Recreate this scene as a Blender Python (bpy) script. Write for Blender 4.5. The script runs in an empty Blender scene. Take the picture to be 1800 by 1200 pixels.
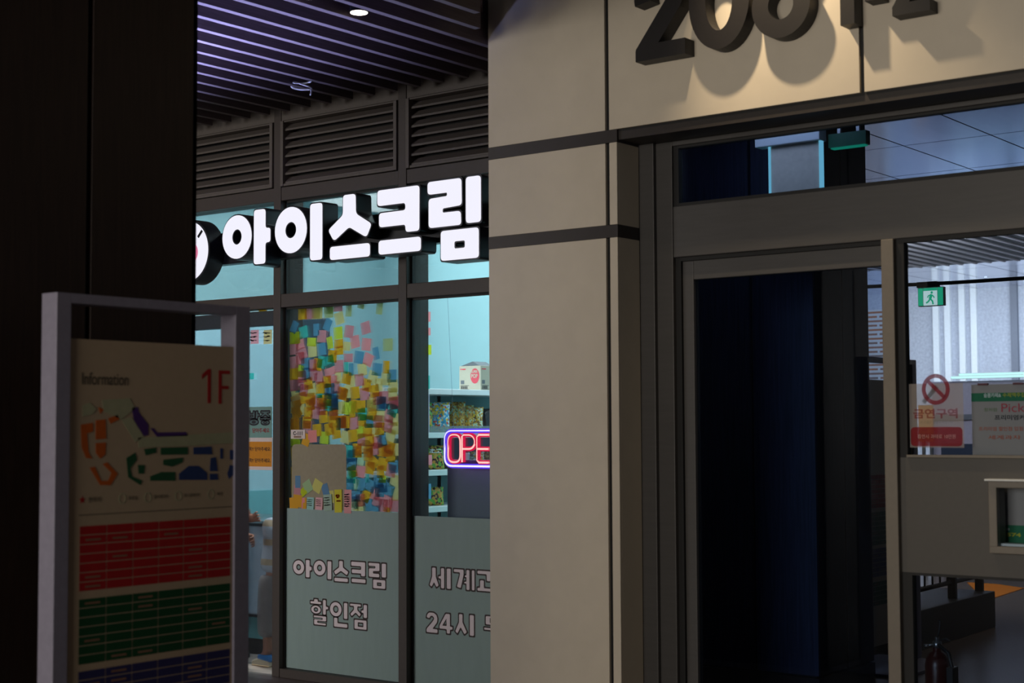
import bpy, bmesh, math, random
from mathutils import Vector, Matrix
random.seed(7)
SC = bpy.context.scene
COL = SC.collection
# ------------------------------------------------------------------ camera
FPX = 2678.0                                    # focal length in pixels of the 1800 px wide frame
YAW, PITCH, ROLL = (math.radians(a) for a in (37.777, 3.230, -0.269))
CAM = Vector((0, 0, 1.5))
_f = Vector((-math.sin(YAW) * math.cos(PITCH), math.cos(YAW) * math.cos(PITCH), math.sin(PITCH)))
_r = Vector((math.cos(YAW), math.sin(YAW), 0))
_u = _r.cross(_f)
_R = _r * math.cos(ROLL) + _u * math.sin(ROLL)
_U = -_r * math.sin(ROLL) + _u * math.cos(ROLL)
cam = bpy.data.cameras.new('camera')
cam.sensor_width = 36.0
cam.lens = FPX / 1800 * 36
cam.clip_start, cam.clip_end = 0.05, 200
cam.dof.use_dof = True
cam.dof.focus_distance = 9.6
cam.dof.aperture_fstop = 3.2
camo = bpy.data.objects.new('camera', cam)
COL.objects.link(camo)
camo.matrix_world = Matrix(((_R.x, _U.x, -_f.x, CAM.x), (_R.y, _U.y, -_f.y, CAM.y), (_R.z, _U.z, -_f.z, CAM.z), (0, 0, 0, 1)))
SC.camera = camo

def ray(px, py):
    return _f + _R * ((px - 900) / FPX) - _U * ((py - 600) / FPX)
def at(px, py, Y):
    """point on the plane at depth Y that stands at this place of the photograph"""
    d = ray(px, py); return CAM + d * (Y / d.y)
def atx(px, py, X):
    d = ray(px, py); return CAM + d * (X / d.x)
def atz(px, py, Z):
    d = ray(px, py); return CAM + d * ((Z - 1.5) / d.z)

# ------------------------------------------------------------------ view, world, large lights
vs = SC.view_settings
vs.view_transform = 'Standard'
vs.look = 'None'
vs.exposure = 0.0
vs.gamma = 1.0
vs.use_curve_mapping = False
SC.cycles.max_bounces = 10
SC.cycles.transparent_max_bounces = 24
SC.cycles.sample_clamp_indirect = 4.0
SC.cycles.caustics_reflective = False
SC.cycles.caustics_refractive = False
SC.cycles.use_denoising = True
w = bpy.data.worlds.new('world')
SC.world = w
w.use_nodes = True
w.node_tree.nodes['Background'].inputs[0].default_value = (0.80, 0.88, 1.0, 1)
w.node_tree.nodes['Background'].inputs[1].default_value = 0.022

def area(name, loc, target, sx, sy, power, color, spread=180):
    l = bpy.data.lights.new(name, 'AREA')
    l.shape = 'RECTANGLE'; l.size = sx; l.size_y = sy; l.energy = power; l.color = color
    l.spread = math.radians(spread)
    o = bpy.data.objects.new(name, l); COL.objects.link(o)
    o.location = loc
    o.rotation_euler = (Vector(target) - Vector(loc)).to_track_quat('-Z', 'Y').to_euler()
    return o
def spot(name, loc, target, power, color, angle, blend, size):
    l = bpy.data.lights.new(name, 'SPOT')
    l.energy = power; l.color = color; l.spot_size = math.radians(angle); l.spot_blend = blend; l.shadow_soft_size = size
    o = bpy.data.objects.new(name, l); COL.objects.link(o)
    o.location = loc
    o.rotation_euler = (Vector(target) - Vector(loc)).to_track_quat('-Z', 'Y').to_euler()
    return o
# daylight that comes into the arcade from its open end behind the visitor; then added fills
area('daylight_arcade_mouth', (-3.3, -7.0, 2.4), (-3.8, 6.0, 1.8), 5.4, 3.2, 500, (1.0, 0.92, 0.80))
area('slat_uplight_fill', (-8.7, 4.3, 0.15), (-6.15, 4.75, 3.48), 1.2, 2.0, 430, (0.40, 0.46, 1.0), 29)  # unseen uplight near the floor, added for the slats in place of floor bounce
area('shopfront_fill', (-11.5, -4.5, 2.3), (-6.6, 6.7, 1.4), 3.6, 3.0, 330, (1.0, 0.95, 0.90))  # unseen fill added to brighten the stickers and shop front
# downlight over the street number
spot('downlight_over_number', (-3.38, 5.57, 4.22), (-3.02, 6.09, 2.95), 112, (1.0, 0.78, 0.50), 68, 0.9, 0.03)
# shop lighting
area('shop_panel_light', (-7.2, 8.7, 3.46), (-7.2, 8.7, 0), 4.4, 3.0, 165, (0.96, 1.0, 1.0))
# lights behind the doors and shop glass, mostly added fills
area('far_wall_fill', (-7.0, 17.9, 3.2), (-7.6, 19.3, 1.6), 4.5, 1.6, 200, (0.86, 0.92, 1.0))  # unseen area light added so the far granite wall is bright
area('pillar_front_fill', (-3.95, 6.62, 3.1), (-4.05, 7.3, 1.3), 1.3, 0.2, 2.4, (0.72, 0.8, 1.0))  # weak unseen fill added to lift the navy pillar front
area('child_fill', (-7.7, 7.0, 3.44), (-7.7, 7.05, 0), 0.8, 0.14, 95, (0.96, 1.0, 1.0))  # unseen fill added to brighten the child by the door
area('brick_wall_fill', (-5.2, 12.6, 2.9), (-7.4, 15.0, 1.6), 1.0, 1.0, 60, (0.95, 0.97, 1.0))  # unseen fill added to light the front of the brick wall
area('passage_floor_light', (-3.6, 12.2, 3.1), (-4.2, 12.4, 0), 1.6, 2.2, 8, (1.0, 0.84, 0.72))

# ------------------------------------------------------------------ materials
def lin(c):
    c /= 255.0
    return c / 12.92 if c <= 0.04045 else ((c + 0.055) / 1.055) ** 2.4
def rgb(r, g, b):
    return (lin(r), lin(g), lin(b), 1)
def mat(name, color, rough=0.6, metal=0.0, noise=0.06, scale=40.0, spec=0.4, stretch=None, bump=0.0):
    m = bpy.data.materials.new(name); m.use_nodes = True
    nt = m.node_tree; b = nt.nodes['Principled BSDF']
    b.inputs['Roughness'].default_value = rough
    b.inputs['Metallic'].default_value = metal
    b.inputs['Specular IOR Level'].default_value = spec
    tc = nt.nodes.new('ShaderNodeTexCoord'); mp = nt.nodes.new('ShaderNodeMapping')
    nz = nt.nodes.new('ShaderNodeTexNoise'); cr = nt.nodes.new('ShaderNodeValToRGB')
    nz.inputs['Scale'].default_value = scale; nz.inputs['Detail'].default_value = 4
    if stretch: mp.inputs['Scale'].default_value = stretch
    nt.links.new(tc.outputs['Object'], mp.inputs['Vector']); nt.links.new(mp.outputs[0], nz.inputs['Vector'])
    nt.links.new(nz.outputs['Fac'], cr.inputs[0]); nt.links.new(cr.outputs[0], b.inputs['Base Color'])
    c = color
    cr.color_ramp.elements[0].position = 0.3; cr.color_ramp.elements[1].position = 0.7
    cr.color_ramp.elements[0].color = tuple(max(0, v * (1 - noise)) for v in c[:3]) + (1,)
    cr.color_ramp.elements[1].color = tuple(min(1, v * (1 + noise)) for v in c[:3]) + (1,)
    if bump:
        bp = nt.nodes.new('ShaderNodeBump'); bp.inputs['Strength'].default_value = bump; bp.inputs['Distance'].default_value = 0.004
        nt.links.new(nz.outputs['Fac'], bp.inputs['Height']); nt.links.new(bp.outputs[0], b.inputs['Normal'])
    return m
def emit(name, color, strength):
    m = bpy.data.materials.new(name); m.use_nodes = True
    nt = m.node_tree; nt.nodes.clear()
    e = nt.nodes.new('ShaderNodeEmission'); o = nt.nodes.new('ShaderNodeOutputMaterial')
    e.inputs[0].default_value = color; e.inputs[1].default_value = strength
    nt.links.new(e.outputs[0], o.inputs[0]); return m
def glass(name, tint, refl=1.0, haze=0.0, hazecol=(0.6, 0.7, 0.7, 1)):
    m = bpy.data.materials.new(name); m.use_nodes = True
    nt = m.node_tree; nt.nodes.clear()
    o = nt.nodes.new('ShaderNodeOutputMaterial'); t = nt.nodes.new('ShaderNodeBsdfTransparent'); g = nt.nodes.new('ShaderNodeBsdfGlossy')
    fr = nt.nodes.new('ShaderNodeFresnel'); mx = nt.nodes.new('ShaderNodeMixShader'); mu = nt.nodes.new('ShaderNodeMath')
    t.inputs[0].default_value = tint; g.inputs['Roughness'].default_value = 0.02
    fr.inputs[0].default_value = 1.5; mu.operation = 'MULTIPLY'; mu.inputs[1].default_value = refl
    nt.links.new(fr.outputs[0], mu.inputs[0]); nt.links.new(mu.outputs[0], mx.inputs[0])
    nt.links.new(g.outputs[0], mx.inputs[2])
    if haze:
        d = nt.nodes.new('ShaderNodeBsdfDiffuse'); d.inputs[0].default_value = hazecol
        m2 = nt.nodes.new('ShaderNodeMixShader'); m2.inputs[0].default_value = haze
        nt.links.new(t.outputs[0], m2.inputs[1]); nt.links.new(d.outputs[0], m2.inputs[2]); nt.links.new(m2.outputs[0], mx.inputs[1])
    else:
        nt.links.new(t.outputs[0], mx.inputs[1])
    nt.links.new(mx.outputs[0], o.inputs[0]); return m
def paper(name, color, trans=0.78):
    m = bpy.data.materials.new(name); m.use_nodes = True
    nt = m.node_tree; nt.nodes.clear()
    o = nt.nodes.new('ShaderNodeOutputMaterial'); d = nt.nodes.new('ShaderNodeBsdfDiffuse'); t = nt.nodes.new('ShaderNodeBsdfTranslucent')
    mx = nt.nodes.new('ShaderNodeMixShader'); mx.inputs[0].default_value = trans
    tc = nt.nodes.new('ShaderNodeTexCoord'); nz = nt.nodes.new('ShaderNodeTexNoise'); nz.inputs['Scale'].default_value = 60
    cr = nt.nodes.new('ShaderNodeValToRGB')
    cr.color_ramp.elements[0].color = tuple(v * 0.88 for v in color[:3]) + (1,); cr.color_ramp.elements[1].color = color
    nt.links.new(tc.outputs['Object'], nz.inputs[0]); nt.links.new(nz.outputs['Fac'], cr.inputs[0])
    gm = nt.nodes.new('ShaderNodeGamma'); gm.inputs[1].default_value = 0.88
    nt.links.new(cr.outputs[0], d.inputs[0]); nt.links.new(cr.outputs[0], gm.inputs[0]); nt.links.new(gm.outputs[0], t.inputs[0])
    nt.links.new(d.outputs[0], mx.inputs[1]); nt.links.new(t.outputs[0], mx.inputs[2]); nt.links.new(mx.outputs[0], o.inputs[0])
    return m
def film(name, color, cover):
    """printed film that lets part of the view through"""
    m = bpy.data.materials.new(name); m.use_nodes = True
    nt = m.node_tree; nt.nodes.clear()
    o = nt.nodes.new('ShaderNodeOutputMaterial'); d = nt.nodes.new('ShaderNodeBsdfDiffuse'); t = nt.nodes.new('ShaderNodeBsdfTransparent')
    l = nt.nodes.new('ShaderNodeBsdfTranslucent'); a = nt.nodes.new('ShaderNodeMixShader'); a.inputs[0].default_value = 0.5
    mx = nt.nodes.new('ShaderNodeMixShader'); mx.inputs[0].default_value = cover
    d.inputs[0].default_value = color; l.inputs[0].default_value = color
    nt.links.new(d.outputs[0], a.inputs[1]); nt.links.new(l.outputs[0], a.inputs[2])
    nt.links.new(t.outputs[0], mx.inputs[1]); nt.links.new(a.outputs[0], mx.inputs[2]); nt.links.new(mx.outputs[0], o.inputs[0])
    return m
def tiles(name, c1, c2, size, rough=0.35):
    m = mat(name, c1, rough, noise=0.12, scale=25)
    nt = m.node_tree; b = nt.nodes['Principled BSDF']
    tc = nt.nodes.new('ShaderNodeTexCoord'); br = nt.nodes.new('ShaderNodeTexBrick')
    br.offset = 0; br.inputs['Scale'].default_value = 1.0; br.inputs['Mortar Size'].default_value = 0.004
    br.inputs['Brick Width'].default_value = size; br.inputs['Row Height'].default_value = size
    br.inputs['Color1'].default_value = c1; br.inputs['Color2'].default_value = tuple(v * 0.93 for v in c1[:3]) + (1,); br.inputs['Mortar'].default_value = c2
    nt.links.new(tc.outputs['Object'], br.inputs['Vector']); nt.links.new(br.outputs['Color'], b.inputs['Base Color'])
    return m

M = {}
M['cream'] = mat('cream_cladding', (0.66, 0.585, 0.475, 1), 0.45, noise=0.03, scale=8)
M['frame_dark'] = mat('dark_bronze_frame', rgb(70, 62, 58), 0.5, 0.0, noise=0.05)
M['frame_black'] = mat('black_gasket', rgb(20, 20, 22), 0.6)
M['frame_grey'] = mat('grey_door_frame', rgb(74, 72, 72), 0.45, 0.0, noise=0.06, scale=6, stretch=(1, 1, 12))
M['frame_light'] = mat('light_grey_mullion', rgb(120, 113, 104), 0.45, noise=0.04)
M['panel_grey'] = mat('grey_infill_panel', rgb(80, 77, 74), 0.5, noise=0.03)
M['band'] = mat('dark_band', rgb(54, 49, 47), 0.5, 0.2)
M['louver'] = mat('louver_bronze', rgb(96, 89, 84), 0.5)
M['wood'] = mat('dark_wood_laminate', rgb(42, 29, 25), 0.5, noise=0.32, scale=7, stretch=(14, 14, 0.6))
M['wood_slat'] = mat('dark_wood_slat', rgb(80, 69, 72), 0.42, noise=0.2, scale=9, stretch=(12, 0.7, 12))
M['wood_navy'] = mat('reflected_wood_navy', rgb(54, 57, 78), 0.5, noise=0.32, scale=7, stretch=(14, 14, 0.6))
M['plenum'] = mat('plenum_board', rgb(84, 68, 76), 0.8)
M['floor'] = tiles('arcade_floor_tile', rgb(112, 100, 94), rgb(60, 54, 50), 0.6)
M['floor_shop'] = tiles('shop_floor_tile', rgb(150, 140, 132), rgb(90, 84, 80), 0.45)
M['floor_passage'] = tiles('passage_floor_stone', rgb(118, 104, 96), rgb(96, 90, 88), 0.9, 0.25)
M['shop_wall'] = mat('mint_shop_wall', (0.34, 0.535, 0.58, 1), 0.8, noise=0.015, scale=4)
M['shop_dado'] = mat('teal_dado', (0.14, 0.38, 0.40, 1), 0.6)
M['white_paint'] = mat('white_paint', rgb(225, 228, 230), 0.5, noise=0.02)
M['white_steel'] = mat('white_shelf_steel', rgb(215, 222, 226), 0.4, noise=0.03)
M['glass_shop'] = glass('tinted_shop_glass', (0.86, 0.93, 0.94, 1), 0.7)
M['glass_door'] = glass('dark_door_glass', (0.62, 0.72, 0.86, 1), 0.9)
M['glass_side'] = glass('side_pane_glass', (0.88, 0.93, 0.97, 1), 0.6)
M['sign_face'] = emit('sign_face_light', (0.90, 0.89, 1.0, 1), 1.0)
M['sign_side'] = mat('sign_return_black', rgb(26, 28, 36), 0.35, 0.2)
M['sticker'] = mat('mint_grey_sticker', (0.29, 0.40, 0.385, 1), 0.6, noise=0.03, scale=5, stretch=(6, 6, 1))
M['sticker_text'] = mat('sticker_text_light', (0.88, 0.78, 0.82, 1), 0.6, noise=0.02)
M['outline'] = mat('sticker_text_outline', rgb(52, 36, 36), 0.6)
M['number'] = mat('number_dark_metal', rgb(30, 27, 28), 0.5, 0.0, noise=0.08)
M['skin'] = mat('skin', rgb(168, 112, 88), 0.55, noise=0.05)
M['matte'] = mat('lamp_housing_black', rgb(10, 10, 10), 1.0, spec=0.0)
M['black'] = mat('matte_black', rgb(24, 24, 27), 0.5)
M['ink'] = mat('ink', rgb(40, 38, 46), 0.7)
M['paper_white'] = mat('white_card', rgb(228, 214, 210), 0.6, noise=0.02)
M['steel'] = mat('brushed_steel', rgb(150, 150, 152), 0.3, 0.9, noise=0.05)

# ------------------------------------------------------------------ mesh helpers
class MB:
    def __init__(s): s.v = []; s.f = []; s.mi = []; s.sm = []
    def add(s, vs_, fs_, m=0, smooth=False):
        n = len(s.v); s.v += [tuple(v) for v in vs_]
        for f in fs_: s.f.append(tuple(n + i for i in f)); s.mi.append(m); s.sm.append(smooth)
        return s
    def box(s, x0, x1, y0, y1, z0, z1, m=0):
        return s.add([(x0, y0, z0), (x1, y0, z0), (x1, y1, z0), (x0, y1, z0), (x0, y0, z1), (x1, y0, z1), (x1, y1, z1), (x0, y1, z1)],
                     [(0, 3, 2, 1), (4, 5, 6, 7), (0, 1, 5, 4), (1, 2, 6, 5), (2, 3, 7, 6), (3, 0, 4, 7)], m)
    def prism(s, pts, a0, a1, axis='y', m=0):
        """extrude a 2-D outline (x,z for axis y; y,z for axis x; x,y for axis z)"""
        def P(p, a): return {'y': (p[0], a, p[1]), 'x': (a, p[0], p[1]), 'z': (p[0], p[1], a)}[axis]
        n = len(pts); vs_ = [P(p, a0) for p in pts] + [P(p, a1) for p in pts]
        fs = [tuple(range(n)), tuple(range(2 * n - 1, n - 1, -1))] + [(i, n + i, n + (i + 1) % n, (i + 1) % n) for i in range(n)]
        return s.add(vs_, fs, m)
    def tube(s, pts, r, seg=10, m=0, closed=False):
        pts = [Vector(p) for p in pts]; n = len(pts); vs_ = []; up = None
        rr = r if isinstance(r, (list, tuple)) else [r] * n
        for i, p in enumerate(pts):
            a = pts[(i - 1) % n] if (closed or i > 0) else p
            b = pts[(i + 1) % n] if (closed or i < n - 1) else p
            t = (b - a).normalized()
            if up is None: up = t.orthogonal().normalized()
            up = (up - t * up.dot(t)).normalized(); bi = t.cross(up)
            vs_ += [p + (up * math.cos(2 * math.pi * k / seg) + bi * math.sin(2 * math.pi * k / seg)) * rr[i] for k in range(seg)]
        fs = []
        for i in range(n if closed else n - 1):
            j = (i + 1) % n
            fs += [(i * seg + k, i * seg + (k + 1) % seg, j * seg + (k + 1) % seg, j * seg + k) for k in range(seg)]
        if not closed: fs += [tuple(range(seg - 1, -1, -1)), tuple((n - 1) * seg + k for k in range(seg))]
        return s.add(vs_, fs, m, True)
    def lathe(s, prof, cx, cy, z0=0, seg=24, m=0):
        vs_ = []; n = len(prof)
        for r, z in prof: vs_ += [(cx + r * math.cos(2 * math.pi * k / seg), cy + r * math.sin(2 * math.pi * k / seg), z0 + z) for k in range(seg)]
        fs = [(i * seg + k, i * seg + (k + 1) % seg, (i + 1) * seg + (k + 1) % seg, (i + 1) * seg + k) for i in range(n - 1) for k in range(seg)]
        fs += [tuple(range(seg - 1, -1, -1)), tuple((n - 1) * seg + k for k in range(seg))]
        return s.add(vs_, fs, m, True)
    def build(s, name, mats, parent=None, bevel=0.0, seg=2, loc=None):
        me = bpy.data.meshes.new(name); me.from_pydata(s.v, [], s.f)
        for m in (mats if isinstance(mats, (list, tuple)) else [mats]): me.materials.append(m)
        me.polygons.foreach_set('material_index', s.mi); me.polygons.foreach_set('use_smooth', s.sm)
        bm = bmesh.new(); bm.from_mesh(me); bmesh.ops.recalc_face_normals(bm, faces=bm.faces); bm.to_mesh(me); bm.free()
        me.update()
        return link(name, me, parent, bevel, seg, loc)
def link(name, me, parent=None, bevel=0.0, seg=2, loc=None):
    o = bpy.data.objects.new(name, me); COL.objects.link(o)
    if loc is not None: o.location = loc
    if parent is not None: put(o, parent)
    if bevel:
        b = o.modifiers.new('bevel', 'BEVEL'); b.width = bevel; b.segments = seg; b.limit_method = 'ANGLE'; b.angle_limit = math.radians(40)
    return o
WORLD = {}
def put(o, parent):
    """child keeps its world place (parents here are never rotated before their parts are added)"""
    o.parent = parent
    base = Vector((0, 0, 0)); p = parent
    while p is not None: base += p.location; p = p.parent
    o.location = Vector(o.location) - base
def tag(o, label=None, cat=None, group=None, kind=None):
    if label: o['label'] = label
    if cat: o['category'] = cat
    if group: o['group'] = group
    if kind: o['kind'] = kind
    return o
def empty(name, loc, label=None, cat=None, group=None, kind=None):
    o = bpy.data.objects.new(name, None); COL.objects.link(o); o.location = loc; o.empty_display_size = 0.1
    return tag(o, label, cat, group, kind)
def copy_tree(o, parent=None, delta=None):
    c = o.copy(); COL.objects.link(c); c.parent = parent
    if parent is None and delta is not None: c.location = Vector(c.location) + Vector(delta)
    for ch in list(o.children): copy_tree(ch, c)
    return c

# ---- flat lettering: outlines in a plane.  frame = (origin, right, up, out)
def plane_frame(o, right, up):
    right, up = Vector(right), Vector(up); return (Vector(o), right, up, right.cross(up))
FACE_S = lambda o: plane_frame(o, (1, 0, 0), (0, 0, 1))          # faces the visitor (-Y)
FACE_E = lambda o: plane_frame(o, (0, 1, 0), (0, 0, 1))          # faces +X
def area2(p): return sum(p[i][0] * p[(i + 1) % len(p)][1] - p[(i + 1) % len(p)][0] * p[i][1] for i in range(len(p))) / 2
def offset_poly(p, d):
    n = len(p); s = 1 if area2(p) > 0 else -1; out = []
    for i in range(n):
        a, b, c = Vector(p[i - 1]), Vector(p[i]), Vector(p[(i + 1) % n])
        e1, e2 = (b - a), (c - b)
        if e1.length < 1e-7 or e2.length < 1e-7: out.append(tuple(b)); continue
        e1.normalize(); e2.normalize()
        n1 = Vector((e1.y, -e1.x)) * s; n2 = Vector((e2.y, -e2.x)) * s
        h = n1 + n2
        k = max(0.35, h.dot(n1)) if h.length > 1e-6 else 1
        out.append(tuple(b + h * (d / k)))
    return out
def round_poly(p, r, seg=4):
    n = len(p); out = []
    for i in range(n):
        a, b, c = Vector(p[i - 1]), Vector(p[i]), Vector(p[(i + 1) % n])
        l1, l2 = (a - b).length, (c - b).length
        k = min(r, l1 * 0.45, l2 * 0.45)
        if k < 1e-6: out.append(tuple(b)); continue
        s, e = b + (a - b) / l1 * k, b + (c - b) / l2 * k
        for j in range(seg + 1):
            t = j / seg
            out.append(tuple(s * (1 - t) ** 2 + b * 2 * t * (1 - t) + e * t * t))
    return out
def ellipse(cx, cy, rx, ry, n=36):
    return [(cx + rx * math.cos(2 * math.pi * k / n), cy + ry * math.sin(2 * math.pi * k / n)) for k in range(n)]
def shape_mesh(name, shapes, depth, fr, mats, parent=None, bevel=0.0, back=0.0):
    """shapes: list of (outer, [holes]) in plane metres; extruded 'depth' towards the viewer from 'back'"""
    vs_, fs_ = [], []
    o, R_, U_, N_ = fr
    for outer, holes in shapes:
        cu = bpy.data.curves.new('outline', 'CURVE'); cu.dimensions = '2D'; cu.fill_mode = 'BOTH'; cu.extrude = max(depth / 2, 1e-5)
        if bevel: cu.bevel_depth = bevel; cu.bevel_resolution = 1; cu.extrude = max(depth / 2 - bevel, 1e-5); cu.offset = -bevel
        for lp in [outer] + list(holes):
            if (area2(lp) > 0) == (lp is not outer): lp = lp[::-1]
            sp = cu.splines.new('POLY'); sp.points.add(len(lp) - 1)
            for i, q in enumerate(lp): sp.points[i].co = (q[0], q[1], 0, 1)
            sp.use_cyclic_u = True
        ob = bpy.data.objects.new('outline', cu)
        me = ob.to_mesh(); n = len(vs_)
        vs_ += [o + R_ * v.co.x + U_ * v.co.y + N_ * (v.co.z + back + depth / 2) for v in me.vertices]
        fs_ += [tuple(n + i for i in f.vertices) for f in me.polygons]
        ob.to_mesh_clear(); bpy.data.objects.remove(ob); bpy.data.curves.remove(cu)
    me = bpy.data.meshes.new(name); me.from_pydata([tuple(v) for v in vs_], [], fs_)
    me.materials.append(mats); me.update()
    return link(name, me, parent)
def text_mesh(name, lines, fr, m, parent=None, back=0.0006, bold=0.0, depth=0.0006):
    """lines: (string, x, y, height, width or None, align) in the plane of fr; letters use the built-in face"""
    vs_, fs_ = [], []
    o, R_, U_, N_ = fr
    for body, x, y, h, wd, al in lines:
        cu = bpy.data.curves.new('words', 'FONT'); cu.body = body; cu.size = 1.0; cu.offset = bold; cu.extrude = 0.0
        ob = bpy.data.objects.new('words', cu)
        me = ob.to_mesh(); n = len(vs_)
        if len(me.vertices) == 0: ob.to_mesh_clear(); continue
        xs = [v.co.x for v in me.vertices]; ys = [v.co.y for v in me.vertices]
        sy = h / max(1e-6, max(ys) - min(ys)); sx = (wd / max(1e-6, max(xs) - min(xs))) if wd else sy
        off = {'l': 0, 'c': -(max(xs) - min(xs)) * sx / 2, 'r': -(max(xs) - min(xs)) * sx}[al]
        vs_ += [o + R_ * (x + off + (v.co.x - min(xs)) * sx) + U_ * (y + (v.co.y - min(ys)) * sy) + N_ * (back + depth) for v in me.vertices]
        fs_ += [tuple(n + i for i in f.vertices) for f in me.polygons]
        ob.to_mesh_clear(); bpy.data.objects.remove(ob); bpy.data.curves.remove(cu)
    me = bpy.data.meshes.new(name); me.from_pydata([tuple(v) for v in vs_], [], fs_); me.materials.append(m); me.update()
    return link(name, me, parent)
def rect(x0, y0, x1, y1): return [(x0, y0), (x1, y0), (x1, y1), (x0, y1)]

# ---- hand-cut Hangul letters in a unit cell, (outline, [holes])
def ring(cx, cy, rx, ry, hx, hy): return (ellipse(cx, cy, rx, ry), [ellipse(cx, cy, hx, hy, 24)])
G = {
 'a': [ring(.308, .543, .308, .405, .098, .135), ([(.66, 1), (.90, 1), (.90, .65), (1, .65), (1, .38), (.90, .38), (.90, 0), (.66, 0)], [])],
 'i': [ring(.34, .58, .34, .415, .114, .138), (rect(.745, 0, 1, 1), [])],
 'seu': [([(.345, 1), (.637, 1), (.644, .69), (1, .504), (.88, .296), (.487, .486), (.139, .29), (0, .478), (.345, .69)], []), (rect(.045, 0, .96, .216), [])],
 'keu': [([(0, 1), (.97, 1), (.965, .305), (.65, .305), (.65, .42), (.04, .42), (.04, .647), (.65, .65), (.645, .75), (0, .75)], []), (rect(.03, 0, 1, .225), [])],
 'rim': [([(0, 1), (.644, 1), (.65, .66), (.29, .645), (.29, .6), (.63, .6), (.638, .42), (.02, .42), (.02, .79), (.37, .8), (.37, .835), (0, .835)], []),
         (rect(.72, .43, 1, 1), []), (rect(.25, 0, .96, .375), [rect(.51, .145, .70, .225)])],
 'hal': [([(.2, 1), (.44, 1), (.44, .91), (.62, .91), (.62, .78), (0, .78), (0, .91), (.2, .91)], []), ring(.32, .585, .28, .17, .10, .065),
         ([(.68, 1), (.88, 1), (.88, .75), (1, .75), (1, .61), (.88, .61), (.88, .40), (.68, .40)], []),
         ([(.18, .38), (.90, .38), (.90, .15), (.42, .15), (.42, .115), (.88, .115), (.88, 0), (.20, 0), (.20, .245), (.66, .245), (.66, .27), (.18, .27)], [])],
 'in': [ring(.34, .70, .34, .30, .125, .12), (rect(.76, .34, 1, 1), []), ([(.22, .40), (.46, .40), (.46, .19), (1, .19), (1, 0), (.22, 0)], [])],
 'jeom': [([(0, 1), (.66, 1), (.66, .87), (.46, .87), (.46, .76), (.68, .6), (.56, .47), (.34, .62), (.12, .46), (0, .58), (.22, .76), (.22, .87), (0, .87)], []),
          ([(.76, 1), (1, 1), (1, .45), (.76, .45), (.76, .64), (.64, .64), (.64, .78), (.76, .78)], []), (rect(.25, 0, .98, .40), [rect(.49, .14, .75, .26)])],
 'se': [([(.12, 1), (.33, 1), (.33, .56), (.47, .14), (.33, .02), (.23, .24), (.12, .02), (0, .14), (.12, .56)], []),
        ([(.52, 1), (.71, 1), (.71, 0), (.52, 0), (.52, .45), (.41, .45), (.41, .62), (.52, .62)], []), (rect(.78, 0, 1, 1), [])],
 'gye': [([(0, 1), (.5, 1), (.5, .72), (.36, .05), (.13, .12), (.27, .68), (.28, .80), (0, .80)], []),
         ([(.58, 1), (.77, 1), (.77, 0), (.58, 0), (.58, .30), (.46, .30), (.50, .44), (.58, .44), (.58, .60), (.50, .60), (.52, .74), (.58, .74)], []), (rect(.83, 0, 1, 1), [])],
 'gwa': [([(0, 1), (.64, 1), (.64, .50), (.42, .50), (.42, .80), (0, .80)], []), ([(.12, .58), (.34, .58), (.34, .24), (.72, .24), (.72, .05), (0, .05), (0, .24), (.12, .24)], []),
         ([(.76, 1), (.92, 1), (.92, .62), (1, .62), (1, .42), (.92, .42), (.92, 0), (.76, 0)], [])],
 'si': [([(.2, 1), (.43, 1), (.43, .6), (.66, .16), (.49, .02), (.31, .32), (.15, .02), (0, .16), (.2, .6)], []), (rect(.74, 0, 1, 1), [])],
 'mu': [(rect(.08, .50, .92, 1), [rect(.34, .66, .66, .84)]), ([(0, .40), (1, .40), (1, .22), (.62, .22), (.62, 0), (.38, 0), (.38, .22), (0, .22)], [])],
 'in2': [ring(.34, .70, .34, .30, .125, .12), (rect(.76, .34, 1, 1), []), ([(.22, .40), (.46, .40), (.46, .19), (1, .19), (1, 0), (.22, 0)], [])],
 'two': [([(0, .70), (.06, .88), (.24, 1), (.64, 1), (.90, .90), (1, .70), (.94, .50), (.62, .24), (1, .24), (1, 0), (0, 0), (0, .20), (.50, .56), (.64, .70), (.56, .78), (.40, .78), (.32, .66)], [])],
 'four': [([(.46, 1), (.82, 1), (.82, .40), (1, .40), (1, .20), (.82, .20), (.82, 0), (.52, 0), (.52, .20), (0, .20), (0, .38)], [[(.51, .42), (.51, .68), (.31, .42)]])],
 'bang': [([(0, 1), (.16, 1), (.16, .82), (.44, .82), (.44, 1), (.60, 1), (.60, .46), (0, .46)], [rect(.17, .58, .43, .70)]),
          ([(.68, 1), (.86, 1), (.86, .80), (1, .80), (1, .62), (.86, .62), (.86, .42), (.68, .42)], []), ring(.50, .20, .42, .20, .15, .07)],
 'jung': [([(.06, 1), (.94, 1), (.94, .86), (.64, .84), (.98, .62), (.86, .52), (.5, .72), (.14, .52), (.02, .62), (.36, .84), (.06, .86)], []),
          ([(0, .50), (1, .50), (1, .38), (.60, .38), (.60, .32), (.40, .32), (.40, .38), (0, .38)], []), ring(.5, .16, .40, .16, .15, .06)],
}
def place_glyph(key, x0, y0, x1, y1, r=0.0, grow=0.0):
    out = []
    W, H = x1 - x0, y1 - y0
    for outer, holes in G[key]:
        t = lambda p: [(x0 + q[0] * W, y0 + q[1] * H) for q in p]
        O = t(outer)
        n0 = len(O)
        if grow: O = offset_poly(O, grow)
        if r and n0 < 30: O = round_poly(O, r)
        HH = []
        for h in holes:
            h = t(h)
            n0 = len(h)
            if grow: h = offset_poly(h, -grow)
            if r and n0 < 20: h = round_poly(h, r * 0.5)
            HH.append(h)
        out.append((O, HH))
    return out
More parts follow.
